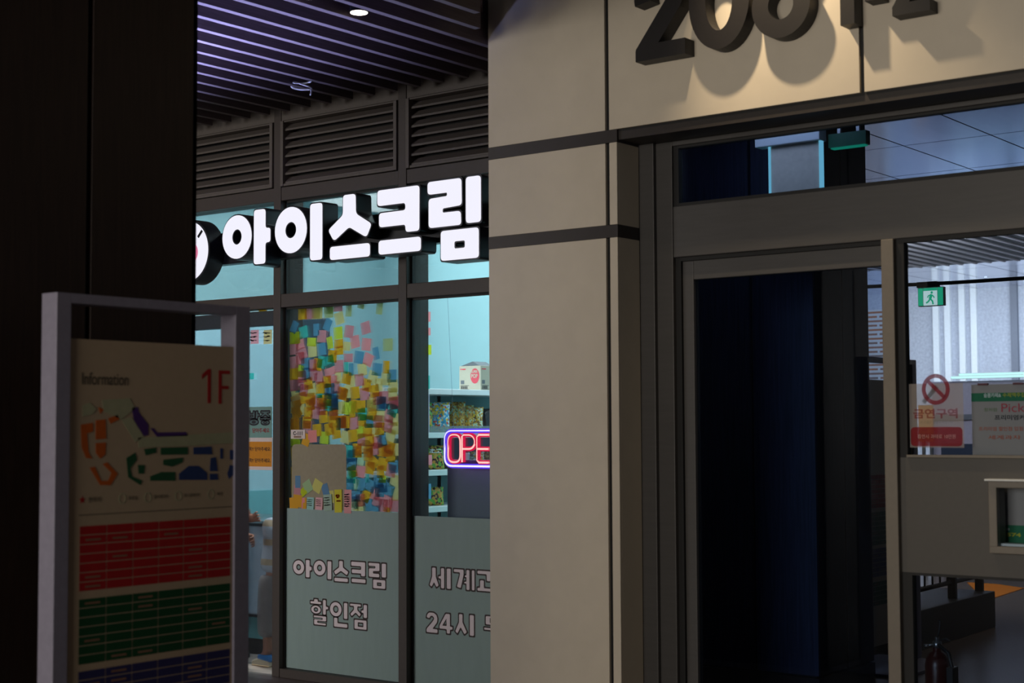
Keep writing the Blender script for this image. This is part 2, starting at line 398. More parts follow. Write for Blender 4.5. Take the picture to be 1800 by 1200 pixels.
# ================================================================== SETTING
FZ = -0.05                                       # floor level
def struct(name, loc=(0, 0, 0)): return tag(empty(name, loc), kind='structure')
def st(o): return tag(o, kind='structure')
st(MB().box(-16, 4, -9, 6.72, FZ - 0.1, FZ).build('floor', M['floor']))
st(MB().box(-10.4, -4.9, 6.72, 11.2, FZ - 0.1, FZ).build('floor', M['floor_shop']))
st(MB().box(-4.9, 2.0, 6.72, 21, FZ - 0.1, FZ).build('floor', M['floor_passage']))
st(MB().box(-12, -4.9, 11.3, 21, FZ - 0.1, FZ).build('floor', M['floor_passage']))
# arcade ceiling: board with wooden blades hung under it
ceil = st(MB().prism([(-13, 1.5), (-1.21, 1.5), (-4.88, 6.06), (-4.88, 6.76), (-13, 6.76)], 3.64, 3.72, 'z').build('ceiling', M['plenum']))
for i in range(-24, 27):
    x = -5.416 - 0.1805 * i
    y1 = 6.6 if x < -4.87 else min(6.05, -1.249 * x - 0.05)   # the blades stop on the slanting edge of the entrance
    if y1 < 2.9: continue
    MB().box(x - 0.036, x, 2.4, y1, 3.48, 3.64).build('slat', M['wood_slat'], ceil)

# ---------------- shop front
YF, YG = 6.70, 6.76                              # face of the frame, glass line
shopfront = struct('window_1')
for xc in (-8.15, -7.0785, -6.0125, -4.945):
    m = MB().box(xc - 0.0325, xc + 0.0325, YF, 6.90, FZ, 3.64)
    m.build('mullion', M['frame_dark'], shopfront, bevel=0.003)
bays = ((-8.1175, -7.111), (-7.046, -6.045), (-5.98, -4.9775))
for x0, x1 in bays:
    MB().box(x0, x1, YF + .004, 6.82, 2.265, 2.35).build('transom', M['frame_dark'], shopfront, bevel=0.003)
    MB().box(x0, x1, YF + .004, 6.84, 2.945, 3.03).build('head_rail', M['frame_dark'], shopfront, bevel=0.003)
    MB().box(x0, x1, YF + .004, 6.84, 3.456, 3.64).build('top_band', M['louver'], shopfront, bevel=0.003)
    MB().box(x0, x1, YG - .004, YG + .004, 2.35, 2.945).build('pane', M['glass_shop'], shopfront)
    if x0 > -8:
        MB().box(x0, x1, YF + .004, 6.82, FZ, 0.005).build('sill', M['frame_dark'], shopfront, bevel=0.003)
        MB().box(x0, x1, YG - .004, YG + .004, 0.005, 2.265).build('pane', M['glass_shop'], shopfront)
        g = MB()                                  # rubber gasket around the glass
        for a, b, c, d in ((x0, x0 + .012, .005, 2.265), (x1 - .012, x1, .005, 2.265), (x0, x1, 2.253, 2.265), (x0, x0 + .012, 2.35, 2.945), (x1 - .012, x1, 2.35, 2.945), (x0, x1, 2.933, 2.945)):
            g.box(a, b, YG - .02, YG - .004, c, d)
        g.build('gasket', M['frame_black'], shopfront)
# louvre vents above
vent_names = ['dark louvre vent above the glass door bay, partly behind the wood pillar', 'dark louvre vent above the window covered with notes', 'dark louvre vent beside the cream pillar, above the snack shelf window']
for (x0, x1), lab in zip(bays, vent_names):
    v = empty('louver_vent', ((x0 + x1) / 2, 6.74, 3.03), lab, 'vent', 'louvre vents over the shop front')
    f = MB()
    f.box(x0 + .004, x0 + .03, YF - .012, 6.80, 3.034, 3.452).box(x1 - .03, x1 - .004, YF - .012, 6.80, 3.034, 3.452)
    f.box(x0 + .03, x1 - .03, YF - .006, 6.80, 3.034, 3.05).box(x0 + .03, x1 - .03, YF - .006, 6.80, 3.442, 3.452)
    f.build('frame', M['louver'], v, bevel=0.002)
    MB().box(x0 + .03, x1 - .03, 6.785, 6.795, 3.05, 3.442).build('backing', M['frame_black'], v)
    for k in range(7):
        z = 3.05 + 0.0565 * k
        MB().prism([(6.706, z), (6.706, z + .012), (6.75, z + .050), (6.782, z + .050), (6.782, z + .043), (6.755, z + .043), (6.714, z + .008), (6.714, z)], x0 + .03, x1 - .03, 'x').build('blade', M['louver'], v)

# ---------------- cream pillar and fascia with dark bands
wallf = struct('wall_front')
MB().box(-4.845, -4.075, 6.085, 6.70, FZ, 4.6).build('pillar_core', M['frame_black'], wallf)
MB().box(-4.075, 0.4, 6.085, 6.30, 2.925, 4.6).build('fascia_core', M['frame_black'], wallf)
def slab(x0, x1, z0, z1):
    MB().box(x0, x1, 6.07, 6.09, z0, z1).build('cladding_panel', M['cream'], wallf, bevel=0.002)
for z0, z1 in ((FZ, 2.412), (2.474, 2.873), (2.936, 4.6)):
    slab(-4.852, -4.127, z0, z1)
    slab(-4.104, -4.06 if z0 < 2.9 else -2.797, z0, z1)
    if z0 < 2.9:
        MB().box(-4.08, -4.06, 6.09, 6.262, z0, z1).build('reveal_panel', M['cream'], wallf)
    MB().box(-4.855, -4.835, 6.09, 6.70, z0, z1).build('side_panel', M['cream'], wallf)
slab(-2.776, -1.2, 2.936, 4.6)
slab(-1.18, 0.4, 2.936, 4.6)
for n, (z0, z1) in enumerate(((2.873, 2.936), (2.412, 2.474))):
    t = MB().box(-4.853, -4.058, 6.069, 6.10, z0, z1).box(-4.075, -4.058, 6.10, 6.262, z0, z1).box(-4.855, -4.835, 6.10, 6.70, z0, z1)
    st(t.build('trim_%d' % (n + 1), M['band'], None, bevel=0.0015))
st(MB().box(-4.058, 0.4, 6.085, 6.30, 2.885, 2.925).build('trim_3', M['band']))

# ---------------- door set in the recess
YD = 6.30
door = struct('door_1')
fr_ = MB().box(-4.058, -3.975, 6.262, 6.36, FZ, 2.885).box(-3.975, -3.883, 6.285, 6.36, FZ, 2.885)
fr_.box(-3.883, 0.4, 6.285, 6.36, 2.862, 2.885)
fr_.build('jamb', M['frame_grey'], door, bevel=0.003)
MB().box(-3.883, 0.4, 6.29, 6.36, 2.318, 2.567).build('header', M['frame_grey'], door, bevel=0.004)
MB().box(-3.883, 0.4, 6.318, 6.326, 2.567, 2.862).build('transom_pane', M['glass_door'], door)
g = MB().box(-3.883, -3.855, 6.30, 6.34, 2.567, 2.862).box(-3.855, 0.4, 6.30, 6.34, 2.567, 2.582).box(-3.855, 0.4, 6.30, 6.34, 2.85, 2.862)
g.box(-3.883, -3.853, 6.31, 6.35, FZ, 2.318).box(-3.853, -2.804, 6.31, 6.35, 2.300, 2.318)
g.build('gasket', M['frame_black'], door)
# sliding leaf
leaf = MB().box(-3.853, -3.793, 6.325, 6.375, FZ + .01, 2.300).box(-3.793, -2.72, 6.325, 6.375, 2.208, 2.300).box(-2.775, -2.72, 6.33, 6.37, FZ + .01, 2.208)
leaf.box(-3.793, -2.775, 6.325, 6.375, FZ + .01, 0.06)
leaf.build('sliding_leaf', M['frame_grey'], door, bevel=0.003)
MB().box(-3.793, -2.775, 6.345, 6.353, 0.06, 2.208).build('leaf_pane', M['glass_door'], door)
MB().box(-2.804, -2.746, 6.27, 6.36, FZ, 2.318).build('mullion', M['frame_light'], door, bevel=0.003)
MB().box(-2.746, -2.308, 6.30, 6.36, 0.867, 1.362).box(-1.585, 0.4, 6.30, 6.36, 0.867, 1.362).box(-2.308, -1.585, 6.30, 6.36, 0.867, .998).box(-2.308, -1.585, 6.30, 6.36, 1.24, 1.362).build('middle_panel', M['panel_grey'], door)
MB().box(-2.71, 0.4, 6.285, 6.345, 1.362, 1.374).build('glazing_ledge', M['frame_light'], door, bevel=0.002)
MB().box(-2.746, -2.71, 6.30, 6.34, 1.362, 2.318).box(-2.71, 0.4, 6.30, 6.34, 2.300, 2.318).box(-2.746, -2.70, 6.30, 6.34, FZ, 0.867).box(-2.70, 0.4, 6.30, 6.34, 0.855, 0.867).build('side_gasket', M['frame_black'], door)
MB().box(-2.71, 0.4, 6.318, 6.326, 1.374, 2.300).build('side_pane', M['glass_side'], door)
MB().box(-2.70, 0.4, 6.318, 6.326, FZ + .01, 0.856).build('low_pane', M['glass_side'], door)
# small serving hatch in the middle panel
hatch = struct('window_2')
hx0, hx1, hg0, hg1 = -2.343, -1.55, -2.308, -1.585
MB().box(hx0, hg0, 6.262, 6.30, .995, 1.245).box(hg1, hx1, 6.262, 6.30, .995, 1.245).box(hx0, hx1, 6.262, 6.30, 1.24, 1.268).box(hx0, hx1, 6.262, 6.30, .968, .998).build('hatch_frame', M['frame_light'], hatch, bevel=0.003)
MB().box(hx0 - .01, hx1 + .01, 6.245, 6.30, 1.268, 1.277).build('hatch_ledge', M['white_paint'], hatch, bevel=0.002)
MB().box(hg0, hg1, 6.30, 6.36, .998, 1.008).build('hatch_sill', M['white_paint'], hatch)
MB().box(hg0, hg1, 6.270, 6.274, .998, 1.24).build('hatch_pane', M['glass_side'], hatch)

# ---------------- wood clad pillar beside the information board
wl = struct('wall_left')
MB().box(-5.88, -4.43, 2.0, 3.743, FZ, 4.4).build('pillar_core', M['frame_black'], wl)
for y0, y1 in ((1.98, 2.72), (2.74, 3.268), (3.290, 3.763)):
    MB().box(-4.432, -4.41, y0, y1, FZ, 4.4).build('wood_panel', M['wood'], wl, bevel=0.002)
for x0, x1 in ((-4.87, -4.41), (-5.36, -4.89), (-5.9, -5.38)):
    MB().box(x0, x1, 3.741, 3.763, FZ, 4.4).build('wood_panel', M['wood'], wl, bevel=0.002)

# ---------------- shop room
st(MB().box(-9.8, -4.9, 10.4, 10.5, FZ, 3.5).build('wall_north', M['shop_wall']))
st(MB().box(-9.8, -9.6, 6.90, 10.4, FZ, 3.5).build('wall_west', M['shop_wall']))
st(MB().box(-4.96, -4.88, 6.91, 10.5, FZ, 3.6).build('wall_east', M['shop_wall']))
st(MB().box(-9.6, -8.183, 6.82, 6.90, FZ, 3.5).build('wall_south', M['shop_wall']))
st(MB().box(-9.8, -4.9, 6.905, 10.5, 3.5, 3.6).build('ceiling', M['white_paint']))
st(MB().box(-9.6, -9.588, 6.90, 10.4, FZ, 0.98).box(-9.588, -4.96, 10.388, 10.4, FZ, 0.98).build('baseboard_north', M['shop_dado']))

# ---------------- reflections in the door glass, built as a solid passage behind the doors
wp = struct('wall_reflected')  # this pillar stands in for the wood pillar's reflection in the door glass
MB().box(-4.70, -3.672, 7.322, 7.96, FZ, 3.3).build('pillar_core', M['frame_black'], wp)
for x0, x1 in ((-4.72, -4.03), (-4.012, -3.65)):
    MB().box(x0, x1, 7.30, 7.325, 0.20, 3.3).build('wood_panel', M['wood_navy'], wp, bevel=0.002)
for y0, y1 in ((7.325, 7.64), (7.658, 7.98)):
    MB().box(-3.675, -3.65, y0, y1, 0.20, 3.3).build('wood_panel', M['wood'], wp, bevel=0.002)  # side gets darker wood than the front, its shade put into the colour
MB().box(-4.72, -3.645, 7.292, 7.98, FZ, 0.19).build('skirting', M['wood'], wp)
# ceiling of metal panels, then dark blades, then panels again
M['metal_panel'] = mat('satin_metal_ceiling', (0.80, 0.82, 0.90, 1), 0.16, 0.95, noise=0.02, scale=3)
cp = MB()
def panels(x0, x1, y0, y1, z):
    y = 9.24 - 1.11 * 6
    while y < y1:
        x = -3.39 - 0.573 * 12
        while x < x1:
            a, b, c, d = max(x + .006, x0), min(x + .567, x1), max(y + .006, y0), min(y + 1.104, y1)
            if a < b and c < d: cp.box(a, b, c, d, z, z + .02)
            x += 0.573
        y += 1.11
panels(-4.86, 1.0, 6.42, 10.5, 3.30); panels(-9.8, 1.0, 10.52, 14.1, 3.30); panels(-11, -1.5, 16.5, 19.7, 3.30)
cpo = st(cp.build('ceiling', M['metal_panel']))
MB().box(-4.86, 1.0, 6.42, 10.52, 3.325, 3.4).box(-11, 1.0, 10.52, 19.7, 3.325, 3.4).build('ceiling_backing', M['frame_black'], cpo)
M['slat_white'] = mat('pale_ceiling_rib', rgb(240, 236, 246), 0.5)
M['slat_dark'] = mat('dark_ceiling_recess', rgb(30, 30, 36), 0.6)
bl = MB().box(-10, -1.5, 14.1, 16.5, 3.30, 3.32); bl.build('recess_board', M['slat_dark'], cpo)
for k in range(34):
    x = -9.3 + k * 0.16
    MB().box(x, x + 0.032, 14.12, 16.48, 3.286, 3.30).build('rib', M['slat_white'], cpo)
M['granite'] = mat('pale_granite', rgb(176, 180, 192), 0.7, noise=0.14, scale=30)
M['granite_strip'] = mat('white_wall_strip', rgb(226, 230, 234), 0.6)
M['granite_dark'] = mat('dark_wall_strip', rgb(112, 116, 128), 0.6)
gw = st(MB().box(-11, -1.5, 19.6, 19.8, FZ, 3.3).build('wall_far', M['granite']))
for x0, x1, mm in ((-8.02, -7.94, 'granite_strip'), (-7.86, -7.78, 'granite_strip'), (-7.66, -7.58, 'granite_strip'), (-7.50, -7.42, 'granite_strip'), (-6.97, -6.88, 'granite_dark')):
    MB().box(x0, x1, 19.55, 19.6, FZ, 3.3).build('wall_strip', M[mm], gw)
br = mat('red_brick', rgb(176, 120, 92), 0.8)
nt = br.node_tree; b_ = nt.nodes['Principled BSDF']; tcx = nt.nodes.new('ShaderNodeTexCoord'); mpx = nt.nodes.new('ShaderNodeMapping'); bk = nt.nodes.new('ShaderNodeTexBrick')
mpx.inputs['Rotation'].default_value = (math.pi / 2, 0, 0)
bk.inputs['Color1'].default_value = rgb(190, 122, 88); bk.inputs['Color2'].default_value = rgb(128, 112, 108); bk.inputs['Mortar'].default_value = rgb(222, 224, 226)
bk.inputs['Scale'].default_value = 1.0; bk.inputs['Brick Width'].default_value = 0.5; bk.inputs['Row Height'].default_value = 0.046; bk.inputs['Mortar Size'].default_value = 0.013
nt.links.new(tcx.outputs['Object'], mpx.inputs[0]); nt.links.new(mpx.outputs[0], bk.inputs['Vector']); nt.links.new(bk.outputs['Color'], b_.inputs['Base Color'])
st(MB().box(-8.4, -6.70, 15.0, 15.2, FZ, 2.72).build('wall_brick', br))
tag(MB().tube([(-6.66, 15.1, FZ), (-6.66, 15.1, 2.74)], 0.03, 10).build('drain_pipe', M['white_paint']), 'pale vertical pipe at the end of the brick wall reflected in the door', 'pipe')
# ================================================================== THINGS
# ---------------- street number on the fascia
num = empty('house_number', (-3.2, 6.07, 3.22), 'dark raised street number 208 1-2 on the cream fascia above the door', 'number')
NF = FACE_S((0, 6.07, 3.22))
def bandpath(pts, wd):
    """outline of a stroke of constant width along points"""
    n = len(pts); L, R_ = [], []
    for i in range(n):
        a = Vector(pts[max(0, i - 1)]); b = Vector(pts[min(n - 1, i + 1)]); p = Vector(pts[i])
        t = (b - a).normalized(); nn = Vector((-t.y, t.x))
        L.append(tuple(p + nn * wd / 2)); R_.append(tuple(p - nn * wd / 2))
    return L + R_[::-1]
def arc(cx, cy, rx, ry, a0, a1, n=18):
    return [(cx + rx * math.cos(math.radians(a0 + (a1 - a0) * k / n)), cy + ry * math.sin(math.radians(a0 + (a1 - a0) * k / n))) for k in range(n + 1)]
def two(x, wd, h, sw):
    top = arc(x + wd / 2 - .005, h - wd / 2 + .0, wd / 2 - sw / 2, wd / 2 - sw / 2, 196, -30)
    pl = bandpath(top + [(x + sw * .42, sw * .36)], sw); n = len(top) + 1; L, Rv = pl[:n], pl[n:]
    fh = sw * .85; (ax, ay), (bx_, by_) = L[-2], L[-1]
    k = (ay - fh) / (ay - by_); L[-1] = (ax + (bx_ - ax) * k, fh)
    return [(L + [(x + wd, fh), (x + wd, 0), (x, 0), (x, min(fh, Rv[0][1]) * .8)] + Rv, [])]
D = 0.085
shape_mesh('numeral', two(-3.892, .272, .435, .088), D, NF, M['number'], num)
shape_mesh('numeral', [(ellipse(-3.44, .217, .157, .224, 48), [ellipse(-3.44, .217, .070, .138, 40)])], D, NF, M['number'], num)
shape_mesh('numeral', [(ellipse(-3.127, .142, .143, .148, 48), [ellipse(-3.127, .142, .062, .066, 40)]), (ellipse(-3.127, .338, .112, .104, 44), [ellipse(-3.127, .338, .046, .040, 36)])], D, NF, M['number'], num)
shape_mesh('numeral', [([(-2.842, 0), (-2.777, 0), (-2.777, .30), (-2.83, .30), (-2.90, .245), (-2.90, .19), (-2.842, .225)], [])], D, NF, M['number'], num)
shape_mesh('hyphen', [(rect(-2.728, .085, -2.655, .135), [])], D, NF, M['number'], num)
shape_mesh('numeral', two(-2.605, .165, .30, .058), D, NF, M['number'], num)

# ---------------- illuminated shop sign on its bar
YS = 6.46
sg = empty('shop_sign', (-6.3, 6.64, 2.5), 'white backlit shop sign letters on a dark bar across the glass', 'sign')
def P(px, py): return at(px, py, YS)
a, b = P(340 + 130 / 3.4615, 280 + 465 / 3.4615), P(856, 280 + 330 / 3.4615)
zb0, zb1 = P(480, 280 + 610 / 3.4615).z, P(480, 280 + 440 / 3.4615).z
MB().box(-8.1, -4.95, 6.585, 6.66, at(400, 464, 6.585).z, at(640, 379, 6.585).z).build('mount_bar', M['sign_side'], sg, bevel=0.004)
for x in (-7.85, -7.08, -6.01, -5.15):
    MB().box(x - .02, x + .02, 6.655, 6.705, 2.52, 2.60).build('bracket', M['sign_side'], sg)
letters = (('a', 178, 470, (406, 303), (406, 638)), ('i', 497, 786, (749, 266), (749, 614)), ('seu', 820, 1087, (950, 212), (950, 604)),
           ('keu', 1120, 1386, (1250, 172), (1250, 571)), ('rim', 1426, 1752, (1590, 116), (1590, 613)))
FS = FACE_S((0, YS, 0))
for key, xl, xr, tp, bt in letters:
    x0 = P(340 + xl / 3.4615, 420).x; x1 = P(340 + xr / 3.4615, 420).x
    z1 = P(340 + tp[0] / 3.4615, 280 + tp[1] / 3.4615).z; z0 = P(340 + bt[0] / 3.4615, 280 + bt[1] / 3.4615).z
    lo = shape_mesh('letter', place_glyph(key, x0, z0, x1, z1, 0.022, 0.006), 0.125, FS, M['sign_side'], sg, back=-0.125)
    fo = shape_mesh('lit_face', place_glyph(key, x0, z0, x1, z1, 0.022, -0.002), 0.004, FS, M['sign_face'], lo, back=0.0)
# round light box at the end of the bar
cx, cz, cr_ = P(366.6, 436).x - 0.197, P(350, 440).z, 0.197
rb = shape_mesh('round_box', [(ellipse(cx, cz, cr_ + .012, cr_ + .012, 64), [])], 0.125, FS, M['sign_side'], sg, back=-0.125)
rf = shape_mesh('lit_face', [(ellipse(cx, cz, cr_ - .003, cr_ - .003, 64), [])], 0.004, FS, M['sign_face'], rb, back=0.0)
M['logo_pink'] = emit('logo_pink_light', (0.85, 0.22, 0.38, 1), 0.9)
shape_mesh('tick_logo', [(bandpath([(cx + .10, cz + .085), (cx + .14, cz + .125)], .018), []), (bandpath([(cx + .04, cz + .12), (cx + .055, cz + .155)], .018), [])], 0.002, FS, M['sign_side'], rb, back=0.004)
shape_mesh('logo_scoop', [(ellipse(cx + .055, cz - .01, .045, .055), []), (ellipse(cx + .01, cz + .03, .05, .05), []), (ellipse(cx + .03, cz - .07, .04, .045), [])], 0.002, FS, M['logo_pink'], rb, back=0.004)

# ---------------- stickers with lettering on the lower glass
def sticker_letters(parent, Y, items, r=0.008, grow=0.0085):
    F = FACE_S((0, Y, 0))
    for key, zx0, zx1, zt, zb in items:
        p0 = at(480 + zx0 / 3.872, 890 + zt / 3.872, Y); p1 = at(480 + zx1 / 3.872, 890 + zb / 3.872, Y)
        o = shape_mesh('letter', place_glyph(key, p0.x, p1.z, p1.x, p0.z, r, -grow * .5), 0.0006, F, M['sticker_text'], parent, back=0.0010)
        shape_mesh('letter_outline', place_glyph(key, p0.x, p1.z, p1.x, p0.z, r, grow * .5), 0.0006, F, M['outline'], o, back=0.0002)
s1 = tag(MB().box(-7.034, -6.052, 6.7505, 6.7555, 0.008, 1.0).build('window_sticker', M['sticker']), 'mint grey window sticker with white lettering below the notes', 'sticker')
sticker_letters(s1, 6.7505, (('a', 135, 266, 352, 488), ('i', 275, 401, 360, 500), ('seu', 411, 518, 362, 519), ('keu', 530, 634, 369, 526), ('rim', 648, 773, 377, 566),
                             ('hal', 253, 378, 622, 815), ('in', 386, 510, 642, 830), ('jeom', 522, 643, 655, 844)))
s2 = tag(MB().box(-5.972, -4.985, 6.7505, 6.7555, 0.008, 0.985).build('window_sticker', M['sticker']), 'mint grey window sticker with lettering 24 below the neon sign', 'sticker')
sticker_letters(s2, 6.7505, (('se', 1062, 1214, 408, 566), ('gye', 1228, 1376, 420, 576), ('gwa', 1388, 1540, 430, 596),
                             ('two', 1042, 1124, 713, 866), ('four', 1130, 1226, 720, 872), ('si', 1236, 1372, 723, 886), ('mu', 1434, 1570, 738, 884), ('in2', 1580, 1716, 740, 896)))

# ---------------- plaque with unit number, grey card, notes
pl = empty('unit_plaque', at(524, 762.5, 6.754), 'small pale plaque reading C-111 on the glass among the notes', 'plaque')
p0, p1 = at(512.5, 755, 6.7545), at(537.5, 771, 6.7545)
MB().box(p0.x, p1.x, 6.7475, 6.7555, p1.z, p0.z).build('plate', M['paper_white'], pl, bevel=0.001)
FP = FACE_S((0, 6.7475, 0)); wd = p1.x - p0.x; hh = p0.z - p1.z
text_mesh('lettering', [('C-111', p0.x + wd * .5, p1.z + hh * .40, hh * .42, wd * .64, 'c')], FP, M['ink'], pl, bold=0.03)
M['plaque_brown'] = mat('plaque_brown', rgb(150, 122, 104), 0.6)
MB().box(p0.x + wd * .22, p0.x + wd * .74, 6.7468, 6.7476, p1.z + hh * .10, p1.z + hh * .32).build('brown_bar', M['plaque_brown'], pl)
c0, c1 = at(512, 780.5, 6.75), at(607.5, 893, 6.75)
M['card'] = mat('grey_card', rgb(158, 150, 126), 0.8, noise=0.04)
gc = shape_mesh('paper_sheet', [(round_poly(rect(c0.x, c1.z - .02, c1.x, c0.z), .035), [])], 0.0004, FACE_S((0, 6.7556, 0)), M['card'], None, back=0.0)
tag(gc, 'large blank grey card with rounded corners taped among the notes', 'card')

NOTE_COL = {
 'o': ('orange', paper('note_orange', (0.84, 0.40, 0.012, 1))), 'p': ('dusty pink', paper('note_pink', (0.74, 0.26, 0.30, 1))),
 'P': ('coral', paper('note_coral', (0.96, 0.30, 0.32, 1))), 'b': ('blue', paper('note_blue', (0.09, 0.30, 0.48, 1))),
 'v': ('pale olive', paper('note_olive', (0.80, 0.68, 0.26, 1))), 'e': ('olive green', paper('note_olive_green', (0.48, 0.56, 0.24, 1))),
 'g': ('lime', paper('note_lime', (0.66, 0.76, 0.04, 1))), 't': ('teal', paper('note_teal', (0.05, 0.50, 0.44, 1))),

 'k': ('pale green', paper('note_pale_green', (0.56, 0.76, 0.46, 1))),
}
FRONT = {'o': paper('front_note_orange', (0.80, 0.42, 0.05, 1), .1), 'p': paper('front_note_pink', (0.62, 0.30, 0.34, 1), .1), 'P': paper('front_note_coral', (0.90, 0.34, 0.34, 1), .1), 'b': paper('front_note_blue', (0.16, 0.32, 0.52, 1), .1),
 'v': paper('front_note_olive', (0.72, 0.70, 0.22, 1), .1), 'e': paper('front_note_olive_green', (0.5, 0.6, 0.3, 1), .1), 'g': paper('front_note_lime', (0.56, 0.68, 0.04, 1), .1), 't': paper('front_note_teal', (0.1, 0.5, 0.44, 1), .1), 'k': paper('front_note_green', (0.42, 0.62, 0.34, 1), .1)}
EDGE = {k: paper('edge_note_' + v[0].replace(' ', '_'), tuple(min(1, q * 1.3) for q in v[1].node_tree.nodes['Color Ramp'].color_ramp.elements[1].color[:3]) + (1,), .35) for k, v in NOTE_COL.items()}  # brightened copies for notes before the mullion, missing light put into the colour
NOTES = []                                        # centre x, centre y in the photo, colour, tilt, width, height in mm
def panel_notes(ox, oy, sc, txt):
    for e in txt.split(';'):
        f = e.split()
        if not f: continue
        c, x, y = f[0], float(f[1]), float(f[2]); a_ = float(f[3]) if len(f) > 3 else 0.0
        wv = float(f[4]) if len(f) > 4 else 76.0; hv = float(f[5]) if len(f) > 5 else 76.0
        NOTES.append((ox + x / sc, oy + y / sc, c, a_, wv, hv))
panel_notes(495, 520, 12, '''o 440 368 2;v 722 360 -1;p 580 232 3;v 770 240 -4;e 985 288 0 76 52;e 1000 200 1;p 1190 196 1 76 40;v 1215 468 14;b 265 655 -28 56;t 460 765 12;b 970 605 -26 60;
b 728 710 1 50;p 845 850 -4;g 150 895 0;g 300 880 1;g 1190 780 4;g 630 970 -4 76 54;g 1020 985 13 50;P 380 1000 12;p 230 1110 2;o 1205 1005 4 76 54;v 650 1160 6;b 840 1120 8;o 1205 1150 3 76 54;
g 437 212 0 30 40''')
panel_notes(595, 520, 12, '''e 215 180 -2 50;e 470 130 -14 56 30;e 862 180 -8 52;e 1040 1028 0 80;p 220 750 -8;p 570 670 12;P 345 965 11;P 585 1022 -7;v 175 1060 -7 60 54''')
panel_notes(495, 610, 12, '''P 390 232 5;p 440 130 20;p 190 322 6;o 195 563 2;p 430 622 6;o 1070 192 -4;t 850 320 -10;t 1010 300 16;p 1210 402 3;P 1010 480 14 90;p 650 385 3;o 760 365 -10;b 500 350 0;
g 370 500 -8;b 510 560 8;p 660 580 -8;p 785 640 14;o 560 765 8;o 820 852 0;o 950 730 6;P 1075 672 4 76 44;v 1192 640 5 60;p 155 800 6;v 160 1000 12;b 290 790 -4 40;p 372 790 8;p 465 905 -10;b 340 892 3 40 40;
v 630 900 10;b 945 890 0 40;b 1020 890 2;p 1130 850 2;o 1262 970 -13;t 790 1020 0 56 30;b 990 1030 -4 76 40;b 1130 1050 0 44;o 190 1130 20;o 440 1070 10;o 620 1090 4;o 840 1130 2;o 980 1110 -6 60;b 1100 1140 0''')
panel_notes(595, 610, 12, '''p 205 225 0 76 52;b 430 215 -8;P 620 262 -24;b 790 130 12 50;v 500 470 8;b 812 470 -8;o 1005 420 -3 52;b 1120 605 0;v 720 640 -20;v 1000 670 -4;p 440 690 7;b 265 470 0 40;t 155 430 0 40;
o 170 650 -10;v 250 700 -3;v 850 790 -2 60;v 1150 820 2;o 348 962 7;p 548 985 5;o 755 920 9;o 590 800 -14 70;o 92 990 -14;v 200 940 -4;p 955 1060 0;p 820 1080 6;b 905 1170 -1;v 1135 990 5;p 1170 1170 5;v 700 1170 -2''')
panel_notes(495, 700, 12, '''o 150 300 12;o 320 300 38;o 560 310 0;o 600 130 10;p 710 300 -9;p 835 225 0;o 880 388 5;o 1095 330 1;o 1080 490 2;b 1105 115 3;t 980 140 -3;p 1095 240 2;v 1240 200 8;o 150 560 3;
o 250 540 -4;o 530 510 -2;p 540 600 -4;o 745 670 3;P 650 800 3;o 520 870 -20 64;g 190 870 6;g 130 980 18;o 1000 650 9;o 1150 720 8;g 900 830 -4;o 160 1100 24;v 400 230 5;v 190 190 0;b 1200 540 1 40;o 1270 500 1;
o 80 160 -30;o 300 60 14;o 880 100 1;p 700 60 -12''')
panel_notes(595, 700, 12, '''g 155 210 -10 60;g 290 190 -4 60;o 470 170 1;o 320 160 2 50;t 500 335 2;v 700 140 2;b 905 130 0;t 1140 250 -22;p 1170 105 6;o 700 335 -13;v 870 360 -4;p 1060 370 -12;v 1160 440 -8;o 60 490 2;o 150 500 -1;
p 322 522 4;o 490 455 -6;o 610 665 1;o 868 640 -2;p 835 485 -4;v 770 680 -10;b 640 490 2;p 1045 580 -18;v 1095 780 -16;v 1190 630 5;o 300 785 7;g 460 715 12 60;p 480 870 -2 64;o 655 880 1;b 915 880 14;P 820 920 8;
v 145 820 -14;o 390 1080 1;o 630 1110 2;o 1080 1040 -18;o 920 1095 -4;v 570 1000 3;t 220 1120 -6;o 290 340 3 50 40;v 1225 1080 3;o 1010 1100 3;p 760 1060 2''')
panel_notes(495, 790, 10, '''o 130 70 6;P 140 190 -10 60;g 95 250 28 40 30;o 120 400 5;o 130 500 3;o 140 690 1;o 120 930 0;o 280 900 -4;o 215 960 5;b 285 565 1 46;p 275 735 -6 60;k 460 650 30 70;g 385 740 36 50 50;
v 625 640 -26;b 770 710 20 56;P 378 985 2 30;o 405 960 0 30;v 840 830 4''')
panel_notes(595, 790, 10, '''b 215 110 6;b 225 260 1;k 390 180 -4 56;P 385 380 -11;o 245 385 20 70;t 225 480 -4;b 190 620 4;k 295 618 -18 48;b 395 610 2;o 330 30 1;o 520 80 2;o 600 230 -34;o 545 320 -8;o 775 255 -11;
o 915 110 -2;o 735 385 6 60;b 960 300 3;p 922 370 -12;t 505 505 0 30 50;b 560 640 -20;b 700 560 3;b 770 640 5;g 770 518 1 60 44;v 990 550 -16;b 890 710 -22;b 720 720 2;P 640 770 -10;o 480 810 -28 70;P 385 890 6;b 510 975 9;
p 690 900 -24;p 785 985 -4;P 870 910 -8;p 970 980 -3;v 1015 785 2;b 300 800 2;v 390 1030 4;b 660 1060 10 60 40;o 850 1075 -10 60 30;v 290 1020 0 60;b 290 930 3 50''')
ORD = 'first second third fourth fifth sixth seventh eighth ninth tenth eleventh twelfth thirteenth fourteenth fifteenth sixteenth seventeenth eighteenth'.split()
